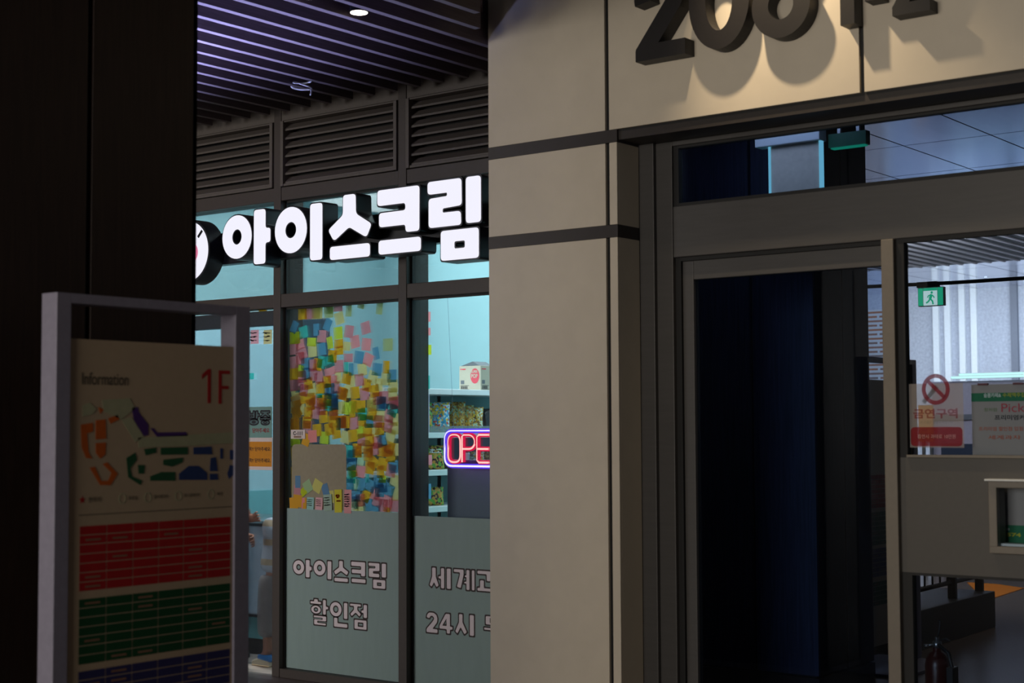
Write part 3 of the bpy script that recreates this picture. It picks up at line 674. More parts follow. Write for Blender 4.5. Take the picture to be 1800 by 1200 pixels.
def note_mesh(name, curl):
    vs_, fs_ = [], []
    for j in range(6):
        t = j / 5; z = 0.5 - t
        y = -curl * max(0, t - 0.35) ** 2
        vs_ += [(-0.5, y, z), (0.5, y, z)]
    fs_ = [(2 * j, 2 * j + 2, 2 * j + 3, 2 * j + 1) for j in range(5)]
    me = bpy.data.meshes.new(name); me.from_pydata(vs_, [], fs_); me.materials.append(None); me.update(); return me
NM = [note_mesh('sticky_note', c) for c in (0.003, 0.006, 0.001, 0.0)]
X_LO, X_HI, Z_LO, Z_HI = -7.034, -6.057, 1.0, 2.254
rows = {}
for i, n in enumerate(NOTES):
    r_ = min(15, max(0, int((n[1] - 526) / 23.2))); rows.setdefault((r_, n[2]), []).append((n[0], i))
LAB = {}
for (r_, c), lst in rows.items():
    lst.sort(); nm = NOTE_COL[c][0]
    for k, (_x, i) in enumerate(lst):
        if len(lst) == 1: LAB[i] = 'the only %s sticky note at the height of the %s row down' % (nm, ORD[r_])
        else: LAB[i] = '%s sticky note, %s %s one from the door side, %s row down' % (nm, ORD[k], nm, ORD[r_])
for i, (px, py, c, a_, wv, hv) in enumerate(NOTES):
    y = 6.7700 + 0.00009 * i
    front = (512 < px < 607 and py > 783) or (530 < px < 560 and 760 < py < 783)
    if front: y = 6.7545 - 0.00001 * (260 - i)      # these lie on the grey card, outside the glass
    p = at(px, py, y)
    sx, sz = wv / 1000, hv / 1000
    p.x = min(max(p.x, X_LO + sx * .5), X_HI - sx * .5) if abs(a_) < 10 else min(max(p.x, X_LO + sx * .68), X_HI - sx * .68)
    p.z = max(p.z, Z_LO + sz * .4)
    p.z = min(p.z, 2.262 - sz * .5) if abs(a_) < 10 else min(p.z, 2.262 - sz * .6)
    o = bpy.data.objects.new('sticky_note', NM[i % 4]); COL.objects.link(o)
    o.location = (p.x, y, p.z); o.rotation_euler = (0, -math.radians(a_), 0); o.scale = (sx, 1 if True else 1, sz)
    o.material_slots[0].link = 'OBJECT'; o.material_slots[0].material = NOTE_COL[c][1]
    if front: o.material_slots[0].material = FRONT[c]
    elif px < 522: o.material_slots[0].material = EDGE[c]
    tag(o, LAB[i], 'note', 'sticky notes on the shop window')
# bright notes stuck on the outside of the glass along the bottom edge
OUT = (('aqua', (0.42, 0.74, 0.70, 1), 505, 945, -2, 60, 76, 'aqua sticky note with writing on the outside of the glass'), ('light_pink', (0.95, 0.55, 0.60, 1), 660, 950, -2, 60, 76, 'light pink sticky note with writing beside the aqua one at the bottom'),
       ('mint', (0.45, 0.62, 0.52, 1), 815, 930, 5, 70, 100, 'mint sticky note with purple writing beside the yellow strip'), ('yellow', (0.80, 0.74, 0.08, 1), 995, 903, 2, 62, 140, 'long yellow note with a drawn heart at the bottom of the window'),
       ('rose', (0.90, 0.42, 0.44, 1), 1166, 911, 0, 60, 144, 'long pink note with dark scribbles beside the yellow heart note'))
for k, (nm, colr, zx, zy, a_, wv, hv, lab) in enumerate(OUT):
    p = at(495 + zx / 10, 790 + zy / 10, 6.75)
    e = bpy.data.objects.new('sticky_note', NM[1]); COL.objects.link(e)
    e.location = (p.x, 6.7505 - .0011 * (k % 3), p.z); e.rotation_euler = (0, -math.radians(a_), 0); e.scale = (wv / 1000, 1, hv / 1000)
    e.material_slots[0].link = 'OBJECT'; e.material_slots[0].material = paper('note_' + nm, colr, 0.15)
    tag(e, lab, 'note', 'sticky notes on the shop window')
    wr = MB(); rnd = random.Random(k + 3)
    for ln in range(4 if hv < 120 else 6):
        zz = 0.30 - ln * (0.6 / (4 if hv < 120 else 6)); xx = -0.34
        while xx < 0.22:
            l_ = rnd.uniform(.05, .14)
            wr.tube([(xx, -.004, zz), (xx + l_ * .5, -.004, zz + rnd.uniform(-.03, .03)), (xx + l_, -.004, zz + rnd.uniform(-.03, .03))], 0.008, 5)
            xx += l_ + rnd.uniform(.02, .06)
    if nm == 'yellow':
        wr = MB(); hp = [(-.0 + .16 * math.sin(t) ** 3, -.004, .22 + .010 * (13 * math.cos(t) - 5 * math.cos(2 * t) - 2 * math.cos(3 * t) - math.cos(4 * t)) * .55) for t in [2 * math.pi * q / 24 for q in range(24)]]
        wr.tube(hp, .008, 5, closed=True)
        for q in range(5): wr.tube([(-.05 + q * .08, -.004, -.02 + .02 * (q % 2)), (-.02 + q * .08, -.004, .03), (.01 + q * .08, -.004, -.01)], .009, 5)
    me = wr.build('handwriting', M['ink'] if nm != 'yellow' else mat('red_pen', rgb(170, 60, 40)))
    me.parent = e; me.location = (0, -0.0015, 0)

# flags of notes stuck behind the mullion of the snack window
for px, py, c, wv, hv, lab in ((753, 557, 'P', 26, 60, 'coral note tab peeping out behind the mullion, high in the snack window'), (753, 583, 'P', 26, 46, 'second coral note tab behind the mullion, under the high one'),
                               (753, 615, 'g', 40, 60, 'lime note tab peeping out behind the mullion of the snack window'), (752, 672, 't', 24, 80, 'teal note tab peeping out behind the mullion just above the shelf'),
                               (752, 863, 'b', 44, 90, 'blue note tab behind the mullion beside the lower shelf'), (754, 808, 'p', 40, 60, 'pink note tab behind the mullion beside the bag shelf')):
    p = at(px - 4, py, 6.905)
    o = bpy.data.objects.new('sticky_note', NM[2]); COL.objects.link(o); o.location = (p.x, 6.902, p.z); o.scale = (wv / 1000 + .05, 1, hv / 1000)
    o.material_slots[0].link = 'OBJECT'; o.material_slots[0].material = NOTE_COL[c][1]
    tag(o, lab, 'note', 'note tabs behind the mullion')
# ---------------- neon sign in the snack window
M['neon_violet'] = emit('neon_violet_core', (0.72, 0.58, 1.0, 1), 2.2)
M['neon_violet_glow'] = emit('neon_violet_halo', (0.14, 0.05, 0.95, 1), 1.2)
M['neon_red'] = emit('neon_red_core', (1.0, 0.50, 0.44, 1), 1.7)
M['neon_red_glow'] = emit('neon_red_halo', (0.90, 0.01, 0.07, 1), 1.1)
M['acrylic'] = glass('clear_acrylic', (0.90, 0.88, 0.95, 1), 0.8, 0.10, (0.25, 0.18, 0.5, 1))
YN = 6.86
nx0, nz0, nz1 = at(783, 790, YN).x, at(820, 819, YN).z, at(820, 757, YN).z
nx1 = nx0 + 0.575
ns = empty('neon_sign', ((nx0 + nx1) / 2, YN, nz0), 'violet and red neon OPEN sign hanging inside the snack window', 'neon sign')
FN = FACE_S((0, YN, 0))
shape_mesh('backing', [(round_poly(rect(nx0 - .012, nz0 - .012, nx1 + .012, nz1 + .012), .05, 8), [])], .004, FN, M['acrylic'], ns, back=-.016)
def neon(path, closed, core, glow, parent, nm):
    pts = [(p[0], YN - .003, p[1]) for p in path]
    o = MB().tube(pts, .0072, 8, closed=closed).build(nm, core, parent)
    MB().tube([(p[0], YN + .004, p[1]) for p in path], .0135, 8, closed=closed).build('halo_strip', glow, o)  # wider glowing strip stands in for the halo around the tube
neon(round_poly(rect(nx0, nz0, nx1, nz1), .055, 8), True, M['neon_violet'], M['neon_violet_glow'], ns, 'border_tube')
def zx(px): return at(px, 790, YN).x
lz0, lz1 = at(800, 812, YN).z, at(800, 764, YN).z
def rr(x0, x1, z0, z1, r): return round_poly(rect(x0, z0, x1, z1), r, 8)
lw = zx(811) - zx(789.5); lx = zx(789)
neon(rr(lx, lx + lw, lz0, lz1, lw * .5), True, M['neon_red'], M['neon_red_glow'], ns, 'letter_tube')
px_ = zx(813.5); zm = lz0 + (lz1 - lz0) * .49
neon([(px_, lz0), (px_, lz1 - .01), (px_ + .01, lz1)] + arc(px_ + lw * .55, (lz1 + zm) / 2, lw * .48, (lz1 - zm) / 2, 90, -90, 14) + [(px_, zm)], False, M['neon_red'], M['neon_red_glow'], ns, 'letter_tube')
ex_ = zx(840)
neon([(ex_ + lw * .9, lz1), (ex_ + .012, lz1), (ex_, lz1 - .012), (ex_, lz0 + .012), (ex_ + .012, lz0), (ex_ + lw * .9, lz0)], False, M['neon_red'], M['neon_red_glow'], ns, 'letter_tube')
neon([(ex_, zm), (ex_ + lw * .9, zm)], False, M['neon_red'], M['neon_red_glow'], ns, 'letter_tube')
nn_ = ex_ + lw * 1.25
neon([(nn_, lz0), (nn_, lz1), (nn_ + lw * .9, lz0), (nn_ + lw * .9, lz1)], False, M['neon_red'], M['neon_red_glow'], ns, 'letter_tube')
for hx in (at(797, 752, YN).x, nx1 - .06):
    MB().tube([(hx + .008 * math.cos(t), YN + .002, nz1 + .016 + .008 * math.sin(t)) for t in [2 * math.pi * k / 16 for k in range(16)]], .0022, 6, closed=True).build('hook', M['acrylic'], ns)
    MB().tube([(hx, YN + .002, nz1 + .024), (hx, YN - .05, 2.262)], .0012, 5).build('hanging_line', M['acrylic'], ns)

# ---------------- counter behind the neon sign
M['counter'] = mat('grey_counter_board', rgb(140, 140, 158), 0.5, noise=0.02)
ct = empty('checkout_counter', (-5.4, 7.0, FZ), 'plain grey counter back behind the neon sign', 'counter')
MB().box(-5.887, -5.0, 6.96, 6.985, FZ, 1.311).build('back_board', M['counter'], ct, bevel=0.002)
MB().box(-5.885, -5.0, 6.985, 7.35, 0.93, 0.97).build('worktop', M['white_paint'], ct, bevel=0.002)
MB().box(-5.88, -5.86, 6.985, 7.33, FZ, 0.93).box(-5.02, -5.0, 6.985, 7.33, FZ, 0.93).build('side_board', M['white_paint'], ct)

# ---------------- shelf rack
M['shelf_back'] = mat('grey_green_shelf_back', rgb(92, 128, 130), 0.6, noise=0.05)
M['price'] = mat('price_strip', rgb(205, 224, 226), 0.4, noise=0.03)
RX0, RX1, RY0, RY1 = -7.40, -7.0, 7.62, 9.62
rk = empty('shelf_rack', ((RX0 + RX1) / 2, (RY0 + RY1) / 2, FZ), 'white steel snack shelf rack standing behind the neon sign', 'shelf')
SH = (1.775, 1.468, 1.205, 0.95, 0.66, 0.36, 0.08)
for k, z in enumerate(SH):
    sh = MB().box(RX0 + .02, RX1, RY0, RY1, z - .040, z).build('shelf', M['white_steel'], rk, bevel=0.003)
    if k: MB().box(RX1 - .001, RX1 + .006, RY0 + .01, RY1 - .01, z - .038, z - .003).build('price_strip', M['price'], sh)
for y in (RY0 + .02, (RY0 + RY1) / 2, RY1 - .02):
    MB().box(RX0, RX0 + .03, y - .02, y + .02, FZ, 1.775).build('post', M['white_steel'], rk)
MB().box(RX0 + .022, RX0 + .03, RY0, RY1, .08, 1.735).build('back_board', M['shelf_back'], rk)
MB().box(RX1 - .02, RX1, 8.045, 8.085, 1.468, 1.735).build('front_post', mat('lilac_grey_post', rgb(176, 178, 200), 0.5), rk)
M['lip'] = glass('shelf_lip', (0.92, 0.96, 0.97, 1), 0.8, 0.12, (0.7, 0.8, 0.85, 1))
MB().box(RX1 - .004, RX1, 8.09, RY1 - .01, 1.468, 1.512).build('front_lip', M['lip'], rk)

# ---------------- goods on the rack
def patch_mat(name, cols, scale):
    m = bpy.data.materials.new(name); m.use_nodes = True
    nt = m.node_tree; b = nt.nodes['Principled BSDF']; b.inputs['Roughness'].default_value = 0.25
    tc = nt.nodes.new('ShaderNodeTexCoord'); vo = nt.nodes.new('ShaderNodeTexVoronoi'); cr = nt.nodes.new('ShaderNodeValToRGB')
    vo.inputs['Scale'].default_value = scale; cr.color_ramp.interpolation = 'CONSTANT'
    el = cr.color_ramp.elements
    while len(el) < len(cols): el.new(0.5)
    for i, c in enumerate(cols): el[i].position = i / len(cols); el[i].color = c
    nt.links.new(tc.outputs['Object'], vo.inputs['Vector']); nt.links.new(vo.outputs['Color'], cr.inputs[0]); nt.links.new(cr.outputs[0], b.inputs['Base Color'])
    return m
def pillow(wd, hh, tt, crimp=True):
    """a filled foil bag standing on its lower edge, front towards +X"""
    m = MB(); nu, nv = 14, 16; vs_ = []
    for side in (1, -1):
        for j in range(nv + 1):
            for i in range(nu + 1):
                u, v = i / nu * 2 - 1, j / nv
                k = max(0, 1 - abs(u) ** 3.2) * max(0, 1 - abs(2 * v - 1) ** 4) ** .8
                wv = 1 - 0.06 * math.sin(math.pi * v)
                vs_.append((side * tt / 2 * k + .0016 * side + .004 * math.sin(9 * u + 5 * v) * k, u * wd / 2 * wv, v * hh))
    n = (nu + 1) * (nv + 1); fs = []
    for s in (0, 1):
        for j in range(nv):
            for i in range(nu):
                q = (s * n + j * (nu + 1) + i, s * n + j * (nu + 1) + i + 1, s * n + (j + 1) * (nu + 1) + i + 1, s * n + (j + 1) * (nu + 1) + i)
                fs.append(q if s == 0 else q[::-1])
    ring_ = [j * (nu + 1) for j in range(nv + 1)] + [nv * (nu + 1) + i for i in range(1, nu + 1)] + [j * (nu + 1) + nu for j in range(nv - 1, -1, -1)] + [i for i in range(nu - 1, 0, -1)]
    fs += [(ring_[k], ring_[(k + 1) % len(ring_)], n + ring_[(k + 1) % len(ring_)], n + ring_[k]) for k in range(len(ring_))]
    return m.add(vs_, fs, 0, True)
SNACK = {
 'blue': patch_mat('foil_blue_snack', [rgb(70, 160, 205), rgb(196, 214, 216), rgb(214, 188, 60), rgb(60, 150, 190), rgb(196, 70, 60)], 75),
 'gold': patch_mat('foil_gold_snack', [rgb(176, 132, 48), rgb(140, 96, 40), rgb(150, 176, 140), rgb(190, 150, 60), rgb(120, 84, 40)], 85),
 'orange': patch_mat('foil_orange_snack', [rgb(196, 140, 60), rgb(180, 204, 180), rgb(120, 90, 50), rgb(206, 168, 70), rgb(220, 226, 210)], 90),
 'dark': patch_mat('foil_dark_snack', [rgb(40, 34, 40), rgb(56, 44, 46), rgb(30, 28, 40)], 20),
 'choco': patch_mat('foil_choco_snack', [rgb(74, 44, 34), rgb(196, 150, 60), rgb(96, 160, 60), rgb(60, 36, 30)], 60),
}
M['bag_yellow'] = mat('bag_print_yellow', rgb(232, 200, 70), 0.4); M['bag_white'] = mat('bag_print_white', rgb(235, 235, 232), 0.4); M['bag_red'] = mat('bag_print_red', rgb(150, 40, 44), 0.4)
def bag(px, py_bottom, X, z, wd, hh, tt, kind, rz, lean, lab, text=None, group='snack bags on the rack'):
    p = atx(px, py_bottom, X)
    o = pillow(wd, hh, tt).build('snack_bag', SNACK[kind]); o.location = (X, p.y, z + .002)
    o.rotation_euler = (0, math.radians(lean), math.radians(rz))
    tag(o, lab, 'snack bag', group)
    if text:
        m_ = text[1]
        w2 = text_mesh('lettering', [(text[0], 0, hh * text[2], hh * .17, wd * .62, 'c')], plane_frame((tt * .5 + .006, 0, 0), (0, 1, 0), (0, 0, 1)), m_, None, bold=.03)
        w2.parent = o; w2.location = (0, 0, 0)
    return o
z2, z3, z4 = SH[1], SH[2], SH[3]
bag(746, 750, -7.10, z2, .13, .21, .05, 'choco', -30, -6, 'dark snack bag half hidden by the mullion on the bag shelf')
bag(771, 750, -7.12, z2, .16, .215, .07, 'blue', -58, -7, 'light blue snack bag with yellow lettering on the upper bag shelf', ('과자', M['bag_yellow'], .52))
bag(799, 750, -7.16, z2, .15, .225, .06, 'gold', -58, -12, 'gold brown snack bag directly beside the blue bag')
bag(814, 750, -7.14, z2, .15, .20, .06, 'gold', -58, -12, 'gold brown snack bag in the middle of its leaning row')
bag(830, 750, -7.11, z2, .16, .185, .07, 'orange', -58, -12, 'orange and white snack bag in front of the leaning gold row', ('과자', M['bag_yellow'], .5))
bag(846, 748, -7.14, z2, .13, .17, .05, 'dark', -58, -10, 'black snack bag squeezed between the orange bag and the lettered black bag')
bag(862, 748, -7.12, z2, .15, .175, .06, 'dark', -58, -10, 'black snack bag with pale lettering beside the pillar edge', ('RITZ', M['bag_white'], .66))
gb = MB().box(-7.355, -7.245, 8.66, 9.1, z2 + .002, z2 + .17).build('snack_box', mat('green_carton', rgb(30, 110, 70), 0.5, noise=.2, scale=14), bevel=.003)
tag(gb, 'long dark green box at the back of the upper bag shelf', 'box')
bag(764, 815, -7.08, z3, .15, .17, .06, 'choco', -30, -8, 'dark snack bag with white top under the price strip, behind the neon border', ('초코', M['bag_white'], .66))
bag(752, 815, -7.12, z3, .12, .15, .05, 'dark', -30, -6, 'dark snack bag beside the white topped one on the shelf under the bags')
bag(779, 815, -7.12, z3, .14, .15, .05, 'dark', -30, -6, 'dark snack bag behind the violet border tube of the neon sign')
cup = MB().lathe([(.028, 0), (.036, .10), (.038, .10), (.038, .105), (.030, .112)], -7.09, atx(817, 790, -7.09).y, z3 + .002, 20).build('paper_cup', M['white_paint']); tag(cup, 'white cup standing behind the letter P of the neon sign', 'cup')
bag(838, 812, -7.10, z3, .13, .12, .05, 'orange', -30, -8, 'yellow and white snack bag seen between the red neon letters')
bag(856, 812, -7.14, z3, .14, .12, .05, 'gold', -30, -8, 'gold snack bag seen behind the letter E of the neon sign')
bag(763, 872, -7.09, z4, .15, .13, .05, 'choco', -30, -6, 'brown and green snack bag on the low shelf beside the grey counter')
# carton on the top shelf
M['carton'] = mat('grey_brown_carton', rgb(170, 164, 148), 0.7, noise=0.03)
M['carton_red'] = mat('carton_red_print', rgb(196, 70, 84), 0.7); M['carton_dark'] = mat('carton_dark_fold', rgb(96, 100, 106), 0.8)
def carton(y0, y1, lab, flap):
    cb = empty('cardboard_carton', (-7.12, (y0 + y1) / 2, 1.775), lab, 'carton', 'cartons on the top shelf')
    MB().box(-7.235, -7.03, y0, y1, 1.776, 1.955).build('carton_body', M['carton'], cb, bevel=.002)
    if flap: MB().prism([(-7.225, 1.956), (-7.11, 1.988), (-7.045, 1.956)], y0 + .004, y0 + .16, 'y').build('flap', M['carton_dark'], cb)
    FC = FACE_S((0, y0, 0)); FE = FACE_E((-7.03, 0, 0))
    for fr, u0, sgn in ((FC, -7.235, 1), (FE, y0, 1)):
        lg = [(ellipse(u0 + .150, 1.880, .042, .056, 32), [])]
        shape_mesh('logo_blob', lg, .0006, fr, M['carton_red'], cb, back=.0003)
        text_mesh('logo_text', [('POP', u0 + .146, 1.865, .030, .060, 'c'), ('SUPER', u0 + .146, 1.902, .020, .060, 'c')], fr, M['carton'], cb, back=.001, bold=.03)
        bars = [(rect(u0 + .016 + k * .0075, 1.786, u0 + .016 + k * .0075 + (.004 if k % 3 else .0055), 1.806), []) for k in range(9)] + [(rect(u0 + .012, 1.781, u0 + .094, 1.784), []), (rect(u0 + .012, 1.809, u0 + .094, 1.812), [])]
        shape_mesh('barcode', bars, .0006, fr, M['ink'], cb, back=.0003)
        shape_mesh('print_block', [(rect(u0 + .014, 1.822, u0 + .048, 1.850), [])], .0006, fr, M['carton_dark'], cb, back=.0003)
        shape_mesh('maker_mark', [(ellipse(u0 + .017, 1.932, .005, .006, 12), []), (rect(u0 + .026, 1.927, u0 + .062, 1.936), [])], .0006, fr, M['carton_red'], cb, back=.0003)
yb = atx(845, 650, -7.03).y
carton(yb, yb + .30, 'grey brown carton with red round print on the top shelf', True)

# ---------------- dark kiosk behind the notes and chest freezer by the door
kx0, kx1 = at(531, 620, 8.2).x, at(564.5, 620, 8.2).x
kz = at(548, 559, 8.2).z
ks = empty('order_kiosk', ((kx0 + kx1) / 2, 8.2, FZ), 'tall dark kiosk standing inside behind the sticky notes', 'kiosk')
M['kiosk'] = mat('dark_blue_black', rgb(44, 58, 72), 0.4)
MB().box(kx0, kx1, 8.2, 8.30, 0.65, kz).build('screen_housing', M['kiosk'], ks, bevel=.012)
MB().box(kx0 + .05, kx1 - .05, 8.22, 8.30, FZ + .03, 0.65).build('stand', M['kiosk'], ks, bevel=.004)
MB().box(kx0 - .03, kx1 + .03, 8.12, 8.42, FZ, FZ + .03).build('base', M['kiosk'], ks, bevel=.004)
M['freezer'] = mat('pale_blue_freezer', rgb(190, 206, 224), 0.4)
fz = empty('chest_freezer', (-8.4, 7.6, FZ), 'pale blue chest freezer with teal base behind the child', 'freezer')
MB().box(-9.2, -7.66, 7.27, 7.95, 0.22, 0.83).build('cabinet_body', M['freezer'], fz, bevel=.01)
MB().box(-9.2, -7.66, 7.262, 7.96, 0.83, 0.85).build('lid_rim', M['black'], fz, bevel=.003)
MB().box(-9.19, -7.67, 7.275, 7.95, 0.06, 0.205).build('base_panel', M['shop_dado'], fz)
MB().box(-9.2, -7.66, 7.268, 7.95, 0.205, 0.22).build('trim_strip', M['black'], fz)
MB().box(-9.15, -7.7, 7.29, 7.93, FZ, 0.06).build('plinth', M['black'], fz)
MB().box(-9.17, -7.69, 7.30, 7.92, 0.851, 0.862).build('glass_lid', M['lip'], fz)

# ---------------- glass door of the shop (left bay)
sd = struct('door_2')
MB().box(-8.1175, -7.111, 6.74, 6.80, 2.16, 2.255).build('head_bar', mat('blue_black_door_bar', rgb(46, 54, 62), 0.4), sd, bevel=.003)
MB().box(-8.1175, -7.111, 6.754, 6.762, 0.0, 2.16).build('door_pane', M['glass_side'], sd)
MB().box(-7.62, -7.60, 6.70, 6.73, 0.9, 1.5).build('pull_handle', M['steel'], sd, bevel=.004)
for k, (px, py, c, wv, hv, y, lab) in enumerate(((462, 546, 'o', 76, 50, 6.81, 'yellow note stuck above the shop door bar'), (448, 592, 'P', 76, 90, 6.738, 'pink note with writing stuck on the dark door bar'),
                                          (471, 592, 'v', 76, 90, 6.7365, 'pale yellow note with green writing on the dark door bar'), (411, 588, 'v', 50, 90, 6.737, 'pale note on the door bar seen through the frame of the board'), (441, 661, 't', 60, 40, 6.75, 'small dark green tab on the shop door glass'))):
    p = at(px, py, y); o = bpy.data.objects.new('sticky_note', NM[0]); COL.objects.link(o)
    o.location = (p.x, y - .001, p.z); o.scale = (wv / 1000, 1, hv / 1000); o.material_slots[0].link = 'OBJECT'
    if py == 592: o.material_slots[0].material = paper('note_door_%d' % k, (0.92, 0.50, 0.60, 1) if c == 'P' else (0.82, 0.80, 0.40, 1), .2)
    else: o.material_slots[0].material = NOTE_COL[c][1]
    tag(o, lab, 'note', 'notes on the shop door')
    if py == 592:
        wr = MB(); rnd = random.Random(k)
        for ln in range(3):
            xx = -.38
            while xx < .28:
                l_ = rnd.uniform(.08, .16); zz = .28 - ln * .26
                wr.tube([(xx, -.006, zz), (xx + l_ * .5, -.006, zz + rnd.uniform(-.06, .06)), (xx + l_, -.006, zz)], .014, 5); xx += l_ + .05
        me = wr.build('handwriting', M['ink']); me.parent = o; me.location = (0, -.001, 0)
q0, q1 = at(441, 715, 6.752), at(478, 769, 6.752)
M['teal_sheet'] = mat('teal_notice', rgb(118, 160, 152), 0.6, noise=.03); M['amber_sheet'] = mat('amber_notice', rgb(214, 140, 20), 0.6, noise=.03)
n1 = tag(MB().box(q0.x - .30, q1.x, 6.7495, 6.7525, q1.z, q0.z).build('door_notice', M['teal_sheet']), 'teal door notice with puffy dark lettering, above the amber one', 'notice')
Fd = FACE_S((0, 6.7495, 0)); hh = q0.z - q1.z; ww = q1.x - q0.x
dk, lt = [], []
for key, x0, x1 in (('bang', q0.x - .02, q0.x + ww * .42), ('jung', q0.x + ww * .46, q1.x - .012)):
    dk += place_glyph(key, x0, q1.z + hh * .42, x1, q0.z - hh * .14, .012, .006); lt += place_glyph(key, x0, q1.z + hh * .42, x1, q0.z - hh * .14, .012, -.004)
lo = shape_mesh('lettering', lt, .0005, Fd, mat('notice_grey', rgb(84, 112, 112), .6), n1, back=.0008); shape_mesh('letter_outline', dk, .0005, Fd, M['ink'], lo, back=.0002)
text_mesh('small_lettering', [('닫아주세요', q1.x - .02, q1.z + hh * .16, hh * .15, .158, 'r')], Fd, M['bag_red'], n1, bold=.02)
r0, r1 = at(441, 776, 6.752), at(478, 820, 6.752)
n2 = tag(MB().box(r0.x - .30, r1.x, 6.7495, 6.7525, r1.z, r0.z).build('door_notice', M['amber_sheet']), 'amber door notice with two lines of black lettering', 'notice')
hh = r0.z - r1.z
text_mesh('lettering', [('문 꼭!! 닫아주세요.', r1.x - .008, r1.z + hh * .62, hh * .17, .24, 'r'), ('문 꼭!! 닫아주세요.', r1.x - .008, r1.z + hh * .16, hh * .17, .24, 'r')], Fd, M['ink'], n2, bold=.012)
MB().box(r0.x - .31, r1.x + .004, 6.7505, 6.7530, r1.z - .022, r0.z + .03).build('pale_border', M['paper_white'], n2)

# ---------------- people behind the shop door
def figure(name, nodes, edges, root, m, parent=None, levels=2):
    keys = list(nodes); idx = {k: i for i, k in enumerate(keys)}
    me = bpy.data.meshes.new(name); me.from_pydata([nodes[k][0] for k in keys], [(idx[a], idx[b]) for a, b in edges], [])
    me.materials.append(m); me.update()
    o = bpy.data.objects.new(name, me); COL.objects.link(o)
    sk = o.modifiers.new('skin', 'SKIN'); sk.use_smooth_shade = True
    for i, k in enumerate(keys):
        r = nodes[k][1]; me.skin_vertices[0].data[i].radius = (r, r) if not isinstance(r, tuple) else r
        me.skin_vertices[0].data[i].use_root = (k == root)
    ss = o.modifiers.new('smooth', 'SUBSURF'); ss.levels = levels; ss.render_levels = levels
    if parent is not None: put(o, parent)
    return o
def chain(nodes, edges, start, items):
    prev = start
    for k, p, r in items: nodes[k] = (p, r); edges.append((prev, k)); prev = k
def hand(nodes, edges, wrist_key, tag_, W, D_, Up, size=1.0, curl=0.25):
    """palm and five fingers growing from the wrist along D_, thumb towards Up"""
    W, D_, Up = Vector(W), Vector(D_).normalized(), Vector(Up).normalized(); N = D_.cross(Up).normalized()
    pk = tag_ + 'palm'; nodes[pk] = (tuple(W + D_ * .045 * size), (.021 * size, .030 * size)); edges.append((wrist_key, pk))
    for q, (off, ln) in enumerate(((.030, .070), (.010, .080), (-.010, .074), (-.029, .058))):
        b = W + D_ * .088 * size + Up * off * size
        pts = [(tag_ + 'f%d%d' % (q, j), tuple(b + (D_ * math.cos(curl * j) + N * math.sin(curl * j) + Up * off * 2.2) * ln * size * t), .0088 * size * (1 - .13 * j)) for j, t in enumerate((0.0, .36, .70, 1.0))]
        chain(nodes, edges, pk, pts)
    b = W + D_ * .03 * size + Up * .030 * size
    chain(nodes, edges, pk, [(tag_ + 't%d' % j, tuple(b + (D_ * .75 + Up * .8).normalized() * l_ * size + N * .01 * j), .0095 * size * (1 - .12 * j)) for j, l_ in enumerate((.006, .032, .056))])
M['shirt_w'] = mat('white_striped_shirt', rgb(206, 212, 222), 0.8)
nt = M['shirt_w'].node_tree; b_ = nt.nodes['Principled BSDF']; tcx = nt.nodes.new('ShaderNodeTexCoord'); sep = nt.nodes.new('ShaderNodeSeparateXYZ'); mm = nt.nodes.new('ShaderNodeMath'); mm.operation = 'MULTIPLY'; mm.inputs[1].default_value = 7.7
m2 = nt.nodes.new('ShaderNodeMath'); m2.operation = 'FRACT'; cr = nt.nodes.new('ShaderNodeValToRGB'); cr.color_ramp.interpolation = 'CONSTANT'
cr.color_ramp.elements[0].color = rgb(206, 212, 222); cr.color_ramp.elements[1].color = rgb(214, 190, 158); cr.color_ramp.elements[1].position = 0.68
nt.links.new(tcx.outputs['Object'], sep.inputs[0]); nt.links.new(sep.outputs['Z'], mm.inputs[0]); nt.links.new(mm.outputs[0], m2.inputs[0]); nt.links.new(m2.outputs[0], cr.inputs[0]); nt.links.new(cr.outputs[0], b_.inputs['Base Color'])
M['trouser'] = mat('grey_beige_trousers', rgb(146, 136, 132), 0.9, noise=.08)
M['hair'] = mat('black_hair', rgb(30, 26, 26), 0.5)
M['sandal_blue'] = mat('blue_shoe', rgb(34, 120, 190), 0.6); M['sandal_sole'] = mat('cream_sole', rgb(216, 196, 164), 0.6)
